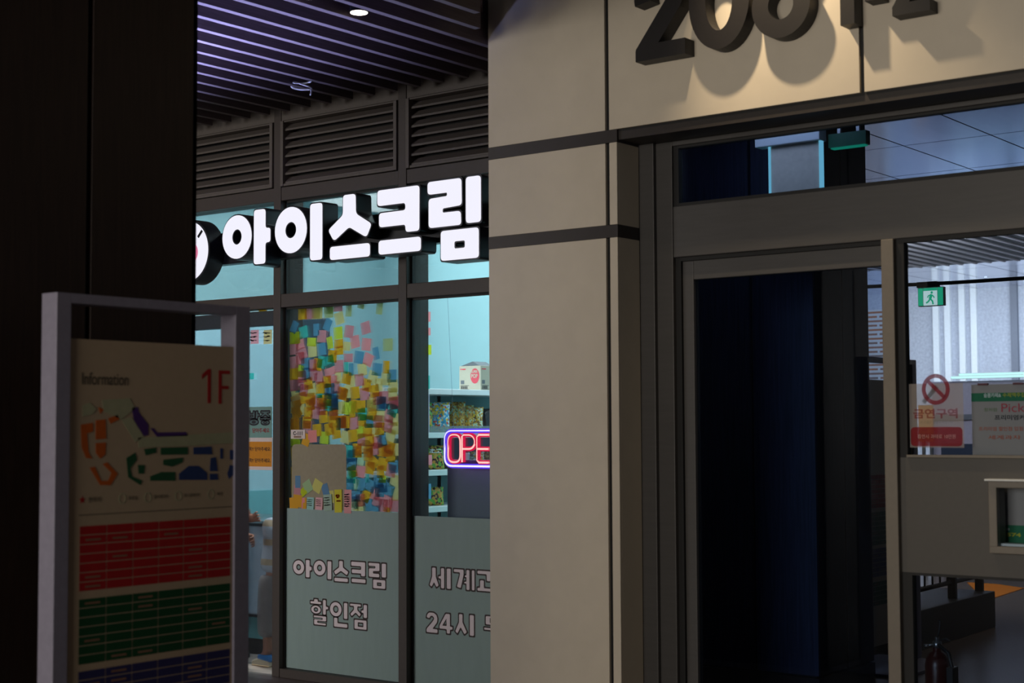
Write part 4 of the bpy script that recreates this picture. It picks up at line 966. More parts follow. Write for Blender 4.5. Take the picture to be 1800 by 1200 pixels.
def child_person():
    bx, by = -7.39, 7.03
    e = empty('person', (bx, by, FZ), 'child in white striped shirt and grey trousers bending beside the door mullion', 'person', 'people inside the shop')
    n, E_ = {}, []
    n['pelvis'] = ((bx - .02, by, .56), (.055, .07))
    chain(n, E_, 'pelvis', [('belly', (bx - .01, by, .68), (.055, .07)), ('chest', (bx + .03, by, .82), (.055, .075)), ('neckb', (bx + .07, by, .93), .036), ('neck', (bx + .10, by, .975), .038), ('head0', (bx + .13, by, 1.03), (.075, .07)), ('head1', (bx + .16, by, 1.10), (.088, .08)), ('head2', (bx + .18, by, 1.17), .06)])
    for s, nm in ((1, 'l'), (-1, 'r')):
        lx = bx - .045 + (.03 if s > 0 else 0)
        chain(n, E_, 'pelvis', [(nm + 'hip', (lx + .02, by + .055 * s, .50), .048), (nm + 'knee', (lx - .005, by + .06 * s, .28), .038), (nm + 'ankle', (lx + .0, by + .06 * s, .035), .033), (nm + 'toe', (lx - .085, by + .065 * s, -.018), .024)])
        chain(n, E_, 'chest', [(nm + 'sho', (bx + .05, by + .115 * s, .885), .042), (nm + 'elb', (bx + .14, by + .13 * s, .76), .030), (nm + 'wri', (bx + .24, by + .10 * s, .74), .022)])
        hand(n, E_, nm + 'wri', nm, n[nm + 'wri'][0], (1, 0, -.1), (0, -.2, 1), .75)
    figure('body', n, E_, 'pelvis', M['skin'], e)
    sn, SE = {}, []
    sn['hem'] = ((bx - .03, by, .535), (.122, .128))
    chain(sn, SE, 'hem', [('w1', (bx - .02, by, .64), (.108, .122)), ('w2', (bx + .01, by, .76), (.105, .124)), ('w3', (bx + .04, by, .86), (.100, .120)), ('w4', (bx + .075, by, .925), .06)])
    for s, nm in ((1, 'l'), (-1, 'r')):
        chain(sn, SE, 'w3', [(nm + 's', (bx + .055, by + .12 * s, .880), .060), (nm + 'e', (bx + .115, by + .135 * s, .79), .056)])
    figure('shirt', sn, SE, 'hem', M['shirt_w'], e)
    tn, TE = {}, []
    tn['top'] = ((bx - .02, by, .63), (.090, .104))
    for s, nm in ((1, 'l'), (-1, 'r')):
        lx = bx - .045 + (.03 if s > 0 else 0)
        chain(tn, TE, 'top', [(nm + '1', (lx + .02, by + .06 * s, .46), .086), (nm + '2', (lx, by + .062 * s, .28), .074), (nm + '3', (lx - .002, by + .062 * s, .13), .068)])
    figure('trousers', tn, TE, 'top', M['trouser'], e)
    for s in (1, -1):
        lx = bx - .045 + (.03 if s > 0 else 0)
        so = MB(); yy = by + .063 * s
        prof = [(-.125, .0), (-.118, .034), (-.06, .052), (.0, .05), (.045, .056), (.05, .0)]
        so.prism([(lx + a, FZ + .001 + b) for a, b in prof], yy - .034, yy + .034, 'y')
        sh = so.build('shoe', M['sandal_sole'], e, bevel=.012, seg=3)
        MB().prism([(lx - .065, FZ + .046), (lx - .06, FZ + .078), (lx + .052, FZ + .072), (lx + .056, FZ + .03)], yy - .037, yy + .037, 'y').build('shoe_upper', M['sandal_blue'], sh, bevel=.012, seg=3)
    hb = MB(); vs_ = []
    hb.lathe([(.001, .118), (.045, .110), (.078, .085), (.094, .04), (.095, -.01), (.085, -.05)], bx + .165, by, 1.095, 18)
    hb.build('hair', M['hair'], e)
child_person()
def adult_person():
    bx, by = -7.96, 7.03
    e = empty('person', (bx, by, FZ), 'adult reaching both hands towards the child, mostly hidden by the information board', 'person', 'people inside the shop')
    n, E_ = {}, []
    n['pelvis'] = ((bx, by, .84), (.08, .10))
    chain(n, E_, 'pelvis', [('belly', (bx, by, 1.0), (.08, .10)), ('chest', (bx + .02, by, 1.18), (.08, .11)), ('neckb', (bx + .03, by, 1.33), .05), ('neck', (bx + .045, by, 1.39), .052), ('head0', (bx + .06, by, 1.46), (.085, .075)), ('head1', (bx + .06, by, 1.53), (.098, .085)), ('head2', (bx + .055, by, 1.61), .065)])
    for s, nm in ((1, 'l'), (-1, 'r')):
        chain(n, E_, 'pelvis', [(nm + 'hip', (bx, by + .08 * s, .76), .088), (nm + 'knee', (bx + .01, by + .085 * s, .42), .058), (nm + 'ankle', (bx - .02, by + .085 * s, .045), .038), (nm + 'toe', (bx + .10, by + .095 * s, -.015), .028)])
    chain(n, E_, 'chest', [('rsho', (bx + .02, by - .15, 1.27), .055), ('relb', (-7.80, 6.87, 1.00), .042), ('rwri', (-7.535, 6.850, .800), .026)])
    hand(n, E_, 'rwri', 'r', (-7.535, 6.850, .800), (1, -.03, -.22), (.1, -.25, 1), .95, .30)
    chain(n, E_, 'chest', [('lsho', (bx + .02, by + .10, 1.27), .055), ('lelb', (bx + .08, by + .04, 1.02), .042), ('lwri', (-7.645, 6.985, .895), .027)])
    hand(n, E_, 'lwri', 'l', (-7.645, 6.985, .895), (1, 0, .26), (-.3, -.3, 1), .95, .22)
    figure('body', n, E_, 'pelvis', M['skin'], e)
    sn, SE = {}, []
    sn['hem'] = ((bx, by, .80), (.142, .165))
    chain(sn, SE, 'hem', [('w1', (bx, by, 1.0), (.135, .16)), ('w2', (bx + .02, by, 1.18), (.138, .17)), ('w3', (bx + .03, by, 1.32), .075)])
    chain(sn, SE, 'w2', [('rs', (bx + .02, by - .15, 1.27), .072), ('re', (bx + .07, by - .165, 1.10), .064)])
    chain(sn, SE, 'w2', [('ls', (bx + .02, by + .10, 1.27), .072), ('le', (bx + .06, by + .07, 1.10), .064)])
    figure('shirt', sn, SE, 'hem', mat('dark_blue_shirt', rgb(60, 70, 96), .9), e)
    tn, TE = {}, []
    tn['top'] = ((bx, by, .84), (.125, .148))
    for s, nm in ((1, 'l'), (-1, 'r')):
        chain(tn, TE, 'top', [(nm + '1', (bx, by + .085 * s, .70), .105), (nm + '2', (bx + .01, by + .087 * s, .42), .080), (nm + '3', (bx - .02, by + .087 * s, .06), .066)])
    figure('trousers', tn, TE, 'top', mat('dark_trousers', rgb(52, 52, 60), .9), e)
    for s in (1, -1):
        yy = by + .09 * s
        MB().prism([(bx - .08, FZ + .001), (bx + .16, FZ + .001), (bx + .15, FZ + .04), (bx + .06, FZ + .075), (bx - .07, FZ + .08)], yy - .042, yy + .042, 'y').build('shoe', M['black'], e, bevel=.014, seg=3)
    MB().lathe([(.001, .125), (.05, .115), (.088, .085), (.105, .03), (.104, -.04), (.095, -.11)], bx + .045, by, 1.55, 18).build('hair', M['hair'], e)
adult_person()
# ---------------- information board by the wood pillar
M['board_frame'] = mat('board_frame_grey', rgb(140, 136, 154), 0.45, 0.0); M['board_panel'] = mat('board_panel_cream', (0.48, 0.365, 0.25, 1), 0.5, noise=.02)
M['board_red'] = mat('board_red', rgb(170, 24, 26), .5); M['board_green'] = mat('board_green', rgb(14, 72, 38), .5); M['board_navy'] = mat('board_navy', rgb(46, 44, 92), .5)
M['map_orange'] = mat('map_orange', rgb(196, 92, 26), .5); M['map_green'] = mat('map_green', rgb(30, 84, 52), .5); M['map_navy'] = mat('map_navy', rgb(40, 60, 112), .5)
M['map_purple'] = mat('map_purple', rgb(72, 38, 110), .5); M['map_pale'] = mat('map_pale_green', rgb(172, 172, 140), .5); M['board_ink'] = mat('board_ink', rgb(92, 84, 70), .6)
M['cell_line'] = mat('cell_print', rgb(140, 104, 84), .6)
def info_board(X, Y0, lab, full=True):
    """free-standing floor guide, face towards +X; Y0 is the near end of its frame"""
    e = empty('information_board', (X - .04, Y0 + .41, FZ), lab, 'information board')
    Y1 = Y0 + .821
    MB().box(X - .08, X, Y0, Y0 + .055, FZ, 1.937).build('post', M['board_frame'], e, bevel=.002)
    MB().box(X - .08, X, Y1 - .069, Y1, FZ, 1.937).build('post', M['board_frame'], e, bevel=.002)
    MB().box(X - .08, X, Y0 + .055, Y1 - .069, 1.905, 1.937).build('top_bar', M['board_frame'], e, bevel=.002)
    MB().box(X - .30, X + .22, Y0 + .02, Y1 - .02, FZ, FZ + .02).build('foot_plate', M['board_frame'], e, bevel=.003)
    XP = X - .010
    pn = MB().box(X - .07, XP, Y0 + .055, Y1 - .069, .12, 1.792).build('panel', M['board_panel'], e, bevel=.001)
    F = plane_frame((XP, Y0, 0), (0, 1, 0), (0, 0, 1))
    if full:
        text_mesh('title_text', [('Information', .105, 1.645, .040, .185, 'l')], F, M['board_ink'], pn, bold=.008)
        shape_mesh('floor_number', [([(.632, 1.590), (.646, 1.590), (.646, 1.710), (.634, 1.710), (.606, 1.690), (.606, 1.674), (.632, 1.692)], [])], .0006, F, M['board_red'], pn, back=.0004)
        shape_mesh('floor_letter', [([(.682, 1.588), (.696, 1.588), (.696, 1.640), (.728, 1.640), (.728, 1.652), (.696, 1.652), (.696, 1.694), (.734, 1.694), (.734, 1.706), (.682, 1.706)], [])], .0006, F, M['board_red'], pn, back=.0004)
        def zp(x, y):
            p = atx(40 + x / 3.243, 490 + y / 3.243, -4.11); return (p.y - 2.93, p.z)
        def zone(polys, m):
            for p_ in polys:
                shape_mesh('map_zone', [([zp(*q) for q in p_], [])], .0008, F, m, pn, back=.0006)
        zone([[(450, 690), (610, 680), (640, 740), (560, 800), (460, 755)], [(655, 905), (1215, 872), (1215, 935), (980, 950), (660, 960)], [(340, 720), (380, 705), (420, 740), (400, 770), (340, 785)], [(560, 800), (620, 790), (690, 900), (640, 930)]], M['map_pale'])
        zone([[(415, 805), (470, 800), (475, 910), (415, 915)], [(415, 935), (472, 932), (470, 1000), (440, 1025), (415, 990)], [(330, 830), (400, 820), (400, 870), (365, 880), (375, 990), (395, 1025), (360, 1020), (335, 960)], [(485, 795), (540, 775), (550, 800), (500, 825)], [(430, 730), (462, 745), (440, 768)],
              [(380, 1075), (410, 1070), (445, 1150), (485, 1150), (505, 1105), (455, 1055), (480, 1045), (540, 1110), (500, 1175), (440, 1175)]], M['map_orange'])
        zone([[(590, 1020), (640, 990), (650, 1030), (612, 1080), (622, 1125), (680, 1150), (670, 1175), (600, 1130)], [(655, 1060), (695, 1060), (690, 1110), (660, 1110)], [(690, 970), (760, 960), (760, 990), (700, 1005)], [(785, 962), (940, 958), (940, 1000), (785, 1002)], [(800, 1030), (915, 1018), (910, 1045), (850, 1070), (800, 1060)], [(725, 1125), (790, 1100), (868, 1100), (868, 1150), (725, 1150)]], M['map_green'])
        zone([[(972, 960), (1075, 955), (1080, 1000), (972, 1000)], [(890, 1110), (945, 1065), (1000, 1065), (1050, 1105), (1050, 1145), (890, 1145)], [(1070, 1020), (1100, 1015), (1110, 1095), (1065, 1095)], [(1065, 1110), (1110, 1110), (1112, 1145), (1065, 1145)], [(1125, 965), (1140, 965), (1140, 1025), (1125, 1025)], [(1180, 975), (1205, 975), (1205, 1030), (1180, 1030)], [(1180, 1060), (1215, 1065), (1205, 1110), (1175, 1140), (1165, 1110)]], M['map_navy'])
        zone([[(620, 735), (655, 730), (662, 762), (715, 830), (715, 890), (690, 895), (632, 800)], [(725, 850), (745, 850), (765, 875), (930, 872), (940, 895), (765, 900)]], M['map_purple'])
        st5 = [(.112 + .013 * (1 if k % 2 == 0 else .45) * math.sin(math.pi * k / 5), 1.274 + .013 * (1 if k % 2 == 0 else .45) * math.cos(math.pi * k / 5)) for k in range(10)]
        shape_mesh('legend_star', [(st5, [])], .0006, F, M['board_red'], pn, back=.0004)
        text_mesh('legend_text', [('현위치', .135, 1.264, .018, .05, 'l'), ('화장실', .295, 1.266, .013, .036, 'l'), ('엘리베이터', .40, 1.266, .013, .06, 'l'), ('에스컬레이터', .53, 1.266, .013, .07, 'l'), ('계단', .675, 1.266, .013, .03, 'l')], F, M['board_ink'], pn, bold=.01)
        shape_mesh('legend_icons', [(ellipse(y, 1.272, .015, .017, 20), [ellipse(y, 1.272, .012, .014, 20)]) for y in (.27, .375, .505, .65)], .0006, F, M['map_pale'], pn, back=.0004)
        shape_mesh('rule', [(rect(.10, 1.224, .745, 1.2265), [])], .0006, F, M['board_ink'], pn, back=.0004)
    for nm, z1, rows, m in (('red', 1.190, 7, M['board_red']), ('green', .957, 7, M['board_green']), ('navy', .728, 6, M['board_navy']), ('navy2', .52, 5, M['board_green'])):
        cells, lines = [], []; rh = .2095 / 7; cw = .640 / 6; rnd = random.Random(rows + int(z1 * 100))
        for r in range(rows):
            for c in range(6):
                y0, zt = .102 + c * cw, z1 - r * rh
                cells.append((rect(y0 + .002, zt - rh + .0022, y0 + cw - .002, zt - .0008), []))
                if rnd.random() < .22: lines.append((rect(y0 + cw * .22, zt - rh * .62, y0 + cw * .78, zt - rh * .40), []))
        tb = shape_mesh('directory_table', cells, .0006, F, m, pn, back=.0004)
        if lines: shape_mesh('name_lettering', lines, .0004, F, M['cell_line'], tb, back=.0011)
info_board(-4.10, 2.93, 'grey framed floor guide board with 1F map standing before the wood pillar')
info_board(-4.10, 8.88, 'stand-in for the guide board reflection in the door glass beside the navy pillar', False)  # mirror image of the first board, built as an object behind the glass

# ---------------- ceiling fittings and loose cable in the arcade
M['lamp_on'] = emit('downlight_glow', (1.0, 0.86, 0.72, 1), 9.0)
def downlight(px, py, lab):
    p = atz(px, py, 3.487)
    k = round((p.x + 5.434) / 0.1805 - .5); x = -5.434 + 0.1805 * (k + .5)          # sits in the gap between two blades
    d = empty('downlight', (x, p.y, 3.487), lab, 'downlight', 'round downlights between the ceiling slats')
    MB().lathe([(.043, 0), (.043, .155), (.040, .155)], x, p.y, 3.487, 28).build('housing', M['matte'], d)
    MB().lathe([(.041, -.002), (.041, .001)], x, p.y, 3.487, 28).build('lens', M['lamp_on'], d)
    l = bpy.data.lights.new('downlight_lamp', 'SPOT'); l.energy = 4; l.color = (1, .8, .6); l.spot_size = math.radians(80); l.spot_blend = .6; l.shadow_soft_size = .04
    o = bpy.data.objects.new('downlight_lamp', l); COL.objects.link(o); o.location = (x, p.y, 3.478)
downlight(640, 20, 'lit round downlight between the slats above the shop sign')
downlight(545, -7, 'lit downlight at the top edge of the picture, deeper between the slats')
M['cable'] = mat('pale_cable', rgb(178, 182, 196), .5)
def wp_(px, py, d=0.0):
    p = at(px, py, 6.10 + d); return (p.x, p.y, p.z)
cpts = [(537, 112), (541, 124), (549, 130), (551, 138), (546, 144), (534, 147), (516, 146), (515, 143), (530, 148), (545, 153), (549, 157), (540, 158), (520, 156), (511, 151), (514, 155), (530, 158), (547, 157), (547, 163), (545, 168)]
sm = []
for i in range(len(cpts) - 1):
    for k in range(4):
        a, b = cpts[i], cpts[i + 1]; t = k / 4; sm.append((a[0] + (b[0] - a[0]) * t, a[1] + (b[1] - a[1]) * t))
for _ in range(2): sm = [sm[0]] + [((sm[i - 1][0] + 2 * sm[i][0] + sm[i + 1][0]) / 4, (sm[i - 1][1] + 2 * sm[i][1] + sm[i + 1][1]) / 4) for i in range(1, len(sm) - 1)] + [sm[-1]]
tag(MB().tube([wp_(x, y, .012 * math.sin(i * .7)) for i, (x, y) in enumerate(sm)], .005, 6).build('hanging_cable', M['cable']), 'loose pale coiled cable hanging from the ceiling slats', 'cable')

# ---------------- inside the transom: edge lit sign panel
M['edge_glow'] = emit('edge_glow_aqua', (0.32, 0.80, 0.85, 1), 0.9); M['sign_grey'] = mat('grey_sign_face', rgb(222, 208, 190), .5); M['exit_green'] = emit('exit_green_reflection', (0.01, 0.36, 0.18, 1), 0.75)
bx0, bx1, bz0, bz1 = at(1355, 290, 6.95).x, at(1444, 290, 6.95).x, 2.62, at(1400, 253, 6.95).z
ls = empty('hanging_lightbox', ((bx0 + bx1) / 2, 6.95, 3.3), 'grey hanging sign panel with glowing aqua edges behind the transom glass', 'sign')
MB().box(bx0, bx1, 6.94, 6.96, bz0, bz1).build('panel', M['sign_grey'], ls)
for x in (bx0, bx1): MB().box(x - .006, x + .006, 6.935, 6.965, bz0, bz1).build('lit_edge', M['edge_glow'], ls)
MB().box(bx0 - .07, bx1 + .01, 6.91, 6.99, bz1, bz1 + .075).build('cap', M['white_paint'], ls, bevel=.004)
for x in (bx0 + .06, bx1 - .06): MB().box(x - .01, x + .01, 6.945, 6.965, bz1 + .07, 3.30).build('hanger', M['steel'], ls)
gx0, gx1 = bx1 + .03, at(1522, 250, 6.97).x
gs = empty('exit_glow_box', ((gx0 + gx1) / 2, 7.0, 3.3), 'green box standing in for the exit sign glow behind the transom glass', 'sign')
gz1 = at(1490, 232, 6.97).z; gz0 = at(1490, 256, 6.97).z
MB().box(gx0, gx1, 6.97, 7.02, gz0, gz1).build('green_face', mat('green_reflection', rgb(0, 96, 66), .4), gs)  # reflected green of the exit sign shaped as a box, glow in its colour
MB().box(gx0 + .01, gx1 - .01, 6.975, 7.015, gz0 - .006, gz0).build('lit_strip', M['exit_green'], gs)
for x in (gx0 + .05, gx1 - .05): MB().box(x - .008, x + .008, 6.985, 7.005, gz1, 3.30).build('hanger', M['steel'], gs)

# ---------------- exit sign on a conduit in the passage
ex0, ex1, ez0, ez1 = -3.869, -3.700, 2.253, 2.372
rl = tag(MB().tube([(-3.66, 9.235, 2.395), (-1.2, 9.235, 2.395)], .012, 8).tube([(-3.66, 9.235, 2.395), (-4.879, 9.235, 2.415)], .012, 8).build('conduit_rail', M['black']), 'dark horizontal conduit carrying the exit sign', 'rail')
es = empty('exit_sign', (-3.785, 9.2, 2.39), 'green exit sign with running figure seen through the side pane', 'sign')
M['exit_white'] = emit('exit_white_light', (0.62, 0.80, 0.78, 1), 0.75); M['exit_side'] = emit('exit_side_green', (0.02, 0.42, 0.22, 1), 0.7)
MB().box(ex0, ex1, 9.20, 9.24, ez0, ez1).build('housing', M['white_paint'], es, bevel=.003)
MB().box(ex0 - .004, ex1 - .04, 9.19, 9.25, ez1, ez1 + .036).build('bracket', M['black'], es, bevel=.002)
FX = FACE_S((0, 9.20, 0)); ew = ex1 - ex0
shape_mesh('lit_panel', [(rect(ex0 + ew * .22, ez0 + .004, ex1 - ew * .24, ez1 - .004), [])], .001, FX, M['exit_white'], es, back=.0005)
shape_mesh('green_bar', [(rect(ex0 + .003, ez0 + .004, ex0 + ew * .20, ez1 - .004), []), (rect(ex1 - ew * .22, ez0 + .004, ex1 - .003, ez1 - .004), []), (rect(ex0 + ew * .22, ez1 - .022, ex1 - ew * .24, ez1 - .004), [])], .001, FX, M['exit_side'], es, back=.0008)
mx_, mz_ = ex0 + ew * .48, ez0 + .008
man = [(ellipse(mx_ + .012, mz_ + .077, .0075, .0085, 14), []),
       (bandpath([(mx_ + .010, mz_ + .066), (mx_, mz_ + .036)], .018), []), (bandpath([(mx_ + .002, mz_ + .038), (mx_ + .016, mz_ + .022), (mx_ + .020, mz_ + .002)], .010), []),
       (bandpath([(mx_, mz_ + .036), (mx_ - .012, mz_ + .020), (mx_ - .026, mz_ + .012)], .010), []), (bandpath([(mx_ + .010, mz_ + .062), (mx_ + .024, mz_ + .052), (mx_ + .028, mz_ + .042)], .007), []), (bandpath([(mx_ + .008, mz_ + .062), (mx_ - .010, mz_ + .058), (mx_ - .016, mz_ + .046)], .007), [])]
shape_mesh('running_figure', man, .001, FX, M['exit_side'], es, back=.0015)

# ---------------- no smoking film on the side pane, cafe banner behind it
Yf = 6.318
def pz(x, y, Y=6.318):                             # place on the pane of a point of the 1067 x 1200 close view of that corner
    p = at(1560 + x / 4.446, 540 + y / 4.446, Y); return (p.x, p.z)
FPn = FACE_S((0, Yf, 0))
M['film_pale'] = film('film_pale', (0.72, 0.66, 0.64, 1), .38); M['film_red'] = film('film_red', (0.50, 0.06, 0.08, 1), .6); M['film_grey'] = film('film_grey', (0.30, 0.30, 0.30, 1), .6)
fl = empty('no_smoking_sticker', (pz(390, 800)[0], Yf, pz(390, 1090)[1]), 'pale no smoking sticker with red ring and red foot band on the side pane', 'sticker')
x0, z0 = pz(178, 1095); x1, z1 = pz(590, 590)
shape_mesh('backing_film', [(rect(x0, z0, x1, z1), [])], .0004, FPn, M['film_pale'], fl, back=.0006)
cxr, czr = pz(378, 640); rx_ = pz(488, 640)[0] - cxr
shape_mesh('red_ring', [(ellipse(cxr, czr, rx_, rx_ * 1.06, 40), [ellipse(cxr, czr, rx_ * .72, rx_ * .78, 40)]), (bandpath([(cxr - rx_ * .6, czr + rx_ * .62), (cxr + rx_ * .62, czr - rx_ * .58)], rx_ * .26), [])], .0004, FPn, M['film_red'], fl, back=.0014)
shape_mesh('cigarette', [(bandpath([(cxr - rx_ * .9, czr - rx_ * .9), (cxr + rx_ * .1, czr + rx_ * .2)], rx_ * .3), [])], .0004, FPn, M['film_grey'], fl, back=.0010)
bz0, bz1_ = pz(400, 1085)[1], pz(400, 935)[1]
shape_mesh('red_band', [(round_poly(rect(x0 + .004, bz0, x1 - .006, bz1_), .02), [])], .0004, FPn, M['film_red'], fl, back=.0014)
tz0, tz1 = pz(380, 868)[1], pz(380, 790)[1]
text_mesh('lettering', [('금연구역', (x0 + x1) / 2 - .004, tz0, tz1 - tz0, (x1 - x0) * .82, 'c')], FPn, M['film_red'], fl, back=.0014, bold=.03)
text_mesh('small_lettering', [('이 건물은 금연구역입니다', (x0 + x1) / 2, tz0 - .022, .012, (x1 - x0) * .6, 'c')], FPn, M['film_grey'], fl, back=.0014)
text_mesh('band_lettering', [('흡연시 과태료 10만원', (x0 + x1) / 2, (bz0 + bz1_) / 2 - .008, .018, (x1 - x0) * .7, 'c')], FPn, film('film_white', (.85, .8, .78, 1), .7), fl, back=.002)
YB = 6.40
bn = empty('cafe_banner', (-2.2, YB, .93), 'white cafe banner with green head and foot bands behind the panel', 'banner')
b0 = at(1707, 676, YB); bL = b0.x; bR = bL + .62; bT = b0.z; bB = at(1760, 955, YB).z
M['banner_white'] = mat('banner_white', rgb(176, 164, 160), .7, noise=.02); M['banner_green'] = mat('banner_green', rgb(20, 116, 76), .6); M['banner_orange'] = mat('banner_orange', rgb(196, 92, 60), .6); M['banner_yellow'] = mat('banner_yellow', rgb(196, 190, 50), .6)
MB().box(bL, bR, YB, YB + .002, bB - .03, bT).build('cloth', M['banner_white'], bn)
FBn = FACE_S((0, YB, 0))
def bz(py): return at(1760, py, YB).z
shape_mesh('head_band', [(rect(bL, bz(705), bR, bz(690)), [])], .0004, FBn, M['banner_green'], bn, back=.0004)
shape_mesh('foot_band', [(rect(bL, bB - .03, bR, bz(922)), [])], .0004, FBn, M['banner_green'], bn, back=.0004)
text_mesh('head_lettering', [('슬봄카페&', bL + .055, bz(698), .019, .075, 'l')], FBn, M['bag_white'], bn, back=.001, bold=.01)
text_mesh('head_lettering_yellow', [('수제맥주집', bL + .137, bz(698), .019, .095, 'l')], FBn, M['banner_yellow'], bn, back=.001, bold=.01)
text_mesh('pick_lettering', [('Pick', bL + .13, bz(724), .036, .10, 'l')], FBn, M['carton_red'], bn, back=.001)
text_mesh('green_lettering', [('창처럼', bL + .055, bz(723), .016, .055, 'l')], FBn, mat('leaf_green_print', rgb(96, 130, 60), .6), bn, back=.001)
text_mesh('lettering', [('프리미엄커피', bL + .10, bz(738), .022, .155, 'l')], FBn, M['ink'], bn, back=.001, bold=.02)
text_mesh('orange_lettering', [('프리미엄 할인점 입점', bL + .03, bz(757), .018, .19, 'l'), ('세계과자', bL + .07, bz(772), .018, .14, 'l')], FBn, M['banner_orange'], bn, back=.001, bold=.01)
text_mesh('foot_lettering', [('문의', at(1762, 928, YB).x, bz(932), .012, .03, 'l')], FBn, M['bag_white'], bn, back=.001)
text_mesh('phone_lettering', [('1574', at(1764, 940, YB).x, bz(942), .016, .075, 'l')], FBn, M['banner_yellow'], bn, back=.001, bold=.04)
for px in (1728, 1790):
    p = at(px, 674, YB); MB().box(p.x - .022, p.x + .022, YB - .006, YB + .008, bT - .004, bT + .005).build('hanger_clip', mat('dark_red_clip', rgb(110, 44, 48), .5), bn)
MB().tube([(bL + .02, YB + .012, bT - .01), (bL + .13, YB + .012, bT - .28)], .003, 6).tube([(bR - .02, YB + .012, bT - .01), (bR - .13, YB + .012, bT - .28)], .003, 6).build('cross_brace', M['black'], bn)
MB().box(bL + .05, bL + .08, YB - .04, YB, bB - .02, bB + .02).box(bR - .08, bR - .05, YB - .04, YB, bB - .02, bB + .02).build('mount_block', M['black'], bn)

# ---------------- far end of the passage
led = emit('led_tube', (0.62, 1.0, 0.93, 1), 1.3)
fc = empty('far_counter', (-5.2, 16.2, FZ), 'pale lilac counter front under the light tubes at the far end', 'counter')
kL, kT = at(1637, 668, 16.1).x, at(1720, 669, 16.1).z
MB().box(kL, -4.0, 16.10, 16.5, FZ, kT).build('front', mat('lilac_counter', rgb(176, 170, 190), .6), fc, bevel=.01)
MB().box(kL - .03, -4.0, 16.06, 16.09, kT - .42, kT - .36).build('front_rail', M['granite_dark'], fc)
MB().box(kL + .1, -4.0, 16.09, 16.11, FZ, 1.30).build('lower_front', mat('navy_counter_base', rgb(46, 56, 78), .6), fc)
for k, (x0, y0, y1) in enumerate(((1672, 663.5, 667.0), (1686, 658.5, 656.5))):
    a, b = at(x0, y0, 15.95 + .12 * k), at(1800, y1, 15.95 + .12 * k)
    o = empty('led_tube_light', ((a.x + b.x) / 2, 15.95 + .12 * k, kT), ('lower' if k == 0 else 'upper') + ' of two bright aqua light tubes along the top of the far counter', 'light tube', 'light tubes over the far counter')
    y = 15.95 + .12 * k
    MB().box(a.x, -4.2, y - .008, y + .008, a.z - .011, a.z + .011).build('tube', led, o)
    MB().box(a.x - .01, -4.2, y + .010, y + .03, a.z - .016, a.z + .016).build('housing', M['white_paint'], o)
fy = empty('yellow_board', (-6.6, 15.6, FZ), 'amber standing board behind the no smoking sticker', 'board')
a0, a1 = at(1614, 712, 15.6), at(1640, 776, 15.6)
MB().box(a0.x, a1.x, 15.6, 15.63, a1.z, a0.z).build('panel', M['amber_sheet'], fy)
MB().box(a0.x + .02, a0.x + .05, 15.63, 15.66, FZ, a0.z - .05).box(a1.x - .05, a1.x - .02, 15.63, 15.66, FZ, a0.z - .05).build('legs', M['steel'], fy)

# ---------------- floor things behind the low pane
ke = empty('stone_kerb', (-5.0, 11.0, FZ), 'low dark stone plinth carrying the railing behind the low pane', 'plinth')
M['kerb'] = mat('dark_stone', rgb(42, 40, 41), .5, noise=.15)
MB().prism([(-4.27, 9.85), (-4.31, 11.62), (-6.0, 11.62), (-6.0, 10.56), (-4.84, 10.56), (-4.84, 9.85)], FZ, .225, 'z').build('stone_block', M['kerb'], ke, bevel=.006)
ra = empty('railing', (-4.4, 11.2, .225), 'black metal railing on the stone plinth', 'railing')
for x, y in ((-4.39, 10.97), (-4.41, 11.56)):
    MB().box(x - .03, x + .03, y - .02, y + .02, .225, 1.0).build('post', M['black'], ra, bevel=.003)
for nm, z, r_ in (('low_rail', .34, .018), ('top_rail', 1.0, .025)):
    MB().tube([(-4.37, 9.95, z), (-4.42, 11.6, z)], r_, 8).build(nm, M['black'], ra)
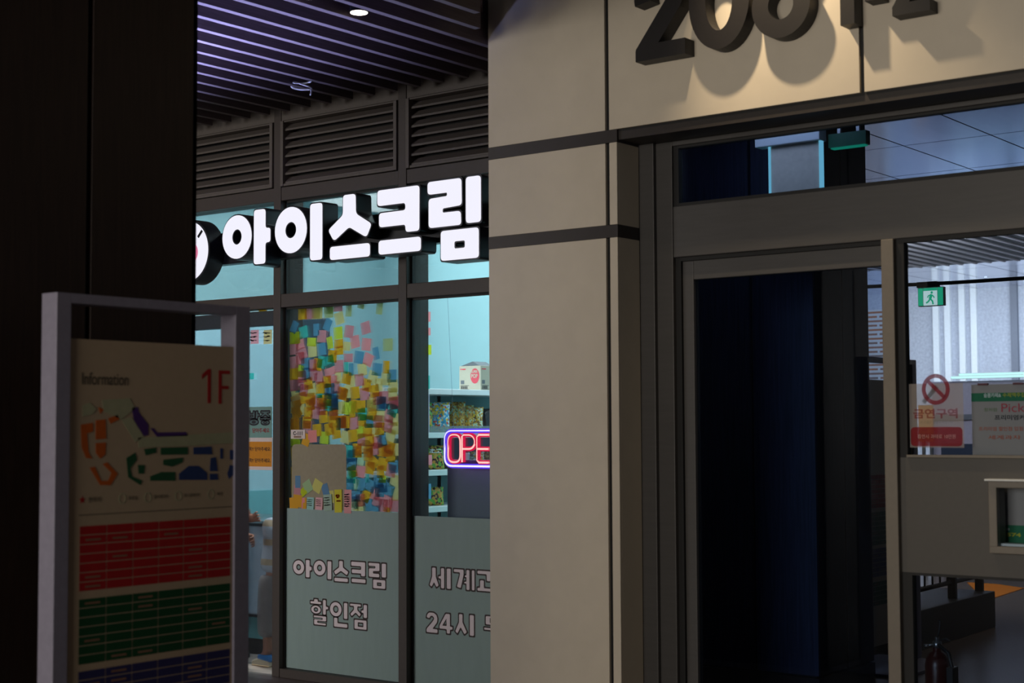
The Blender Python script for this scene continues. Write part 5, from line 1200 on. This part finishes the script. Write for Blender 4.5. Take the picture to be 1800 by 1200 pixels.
for k in range(11):
    t = k / 10; MB().tube([(-4.372 - .045 * t, 10.0 + 1.5 * t, .34), (-4.372 - .045 * t, 10.0 + 1.5 * t, 1.0)], .008, 6).build('baluster', M['black'], ra)
tp = atz(1737, 1030, FZ + .004); tq = [atz(x, y, FZ) for x, y in ((1700, 1024), (1752, 1027), (1800, 1034), (1748, 1051), (1720, 1044))]
o = MB().prism([(v.x, v.y) for v in tq], FZ, FZ + .006, 'z').build('tactile_paving', mat('orange_tactile_tile', rgb(214, 120, 20), .6, noise=.15, scale=90))
tag(o, 'orange tactile paving patch on the passage floor', 'paving')
gg = [(atz(1615, 1140 + 8 * k, FZ), atz(1790, 1083 + 6 * k, FZ)) for k in range(3)]
fe = empty('fire_extinguisher', (0, 0, 0), 'dark red fire extinguisher on the floor behind the low pane', 'fire extinguisher')
pe = at(1648, 1180, 7.72); exx, exy = pe.x, 7.72
M['ext_red'] = mat('extinguisher_red', rgb(62, 10, 10), .3)
MB().lathe([(.060, 0), (.064, .01), (.064, .30), (.058, .335), (.040, .362), (.022, .372), (.022, .39)], exx, exy, FZ, 28).build('cylinder_body', M['ext_red'], fe)
MB().lathe([(.020, .39), (.024, .40), (.024, .42), (.012, .43), (.012, .445)], exx, exy, FZ, 16).build('valve', M['steel'], fe)
MB().tube([(exx, exy, FZ + .43), (exx + .012, exy, FZ + .47), (exx + .02, exy, FZ + .52), (exx + .016, exy, FZ + .535)], .007, 8).tube([(exx, exy, FZ + .425), (exx + .05, exy, FZ + .44), (exx + .075, exy, FZ + .43)], .006, 8).build('handle', M['black'], fe)
MB().lathe([(.014, 0), (.014, .012)], exx - .045, exy - .03, FZ + .395, 14).tube([(exx - .045, exy - .03, FZ + .40), (exx, exy, FZ + .41)], .006, 6).build('gauge', M['steel'], fe)
MB().tube([(exx + .01, exy - .01, FZ + .41), (exx + .07, exy - .02, FZ + .37), (exx + .092, exy - .02, FZ + .28), (exx + .09, exy - .02, FZ + .15)], .011, 8).build('hose', M['black'], fe)
MB().box(exx + .066, exx + .102, exy - .05, exy + .03, FZ + .14, FZ + .30).build('horn', M['black'], fe, bevel=.004)
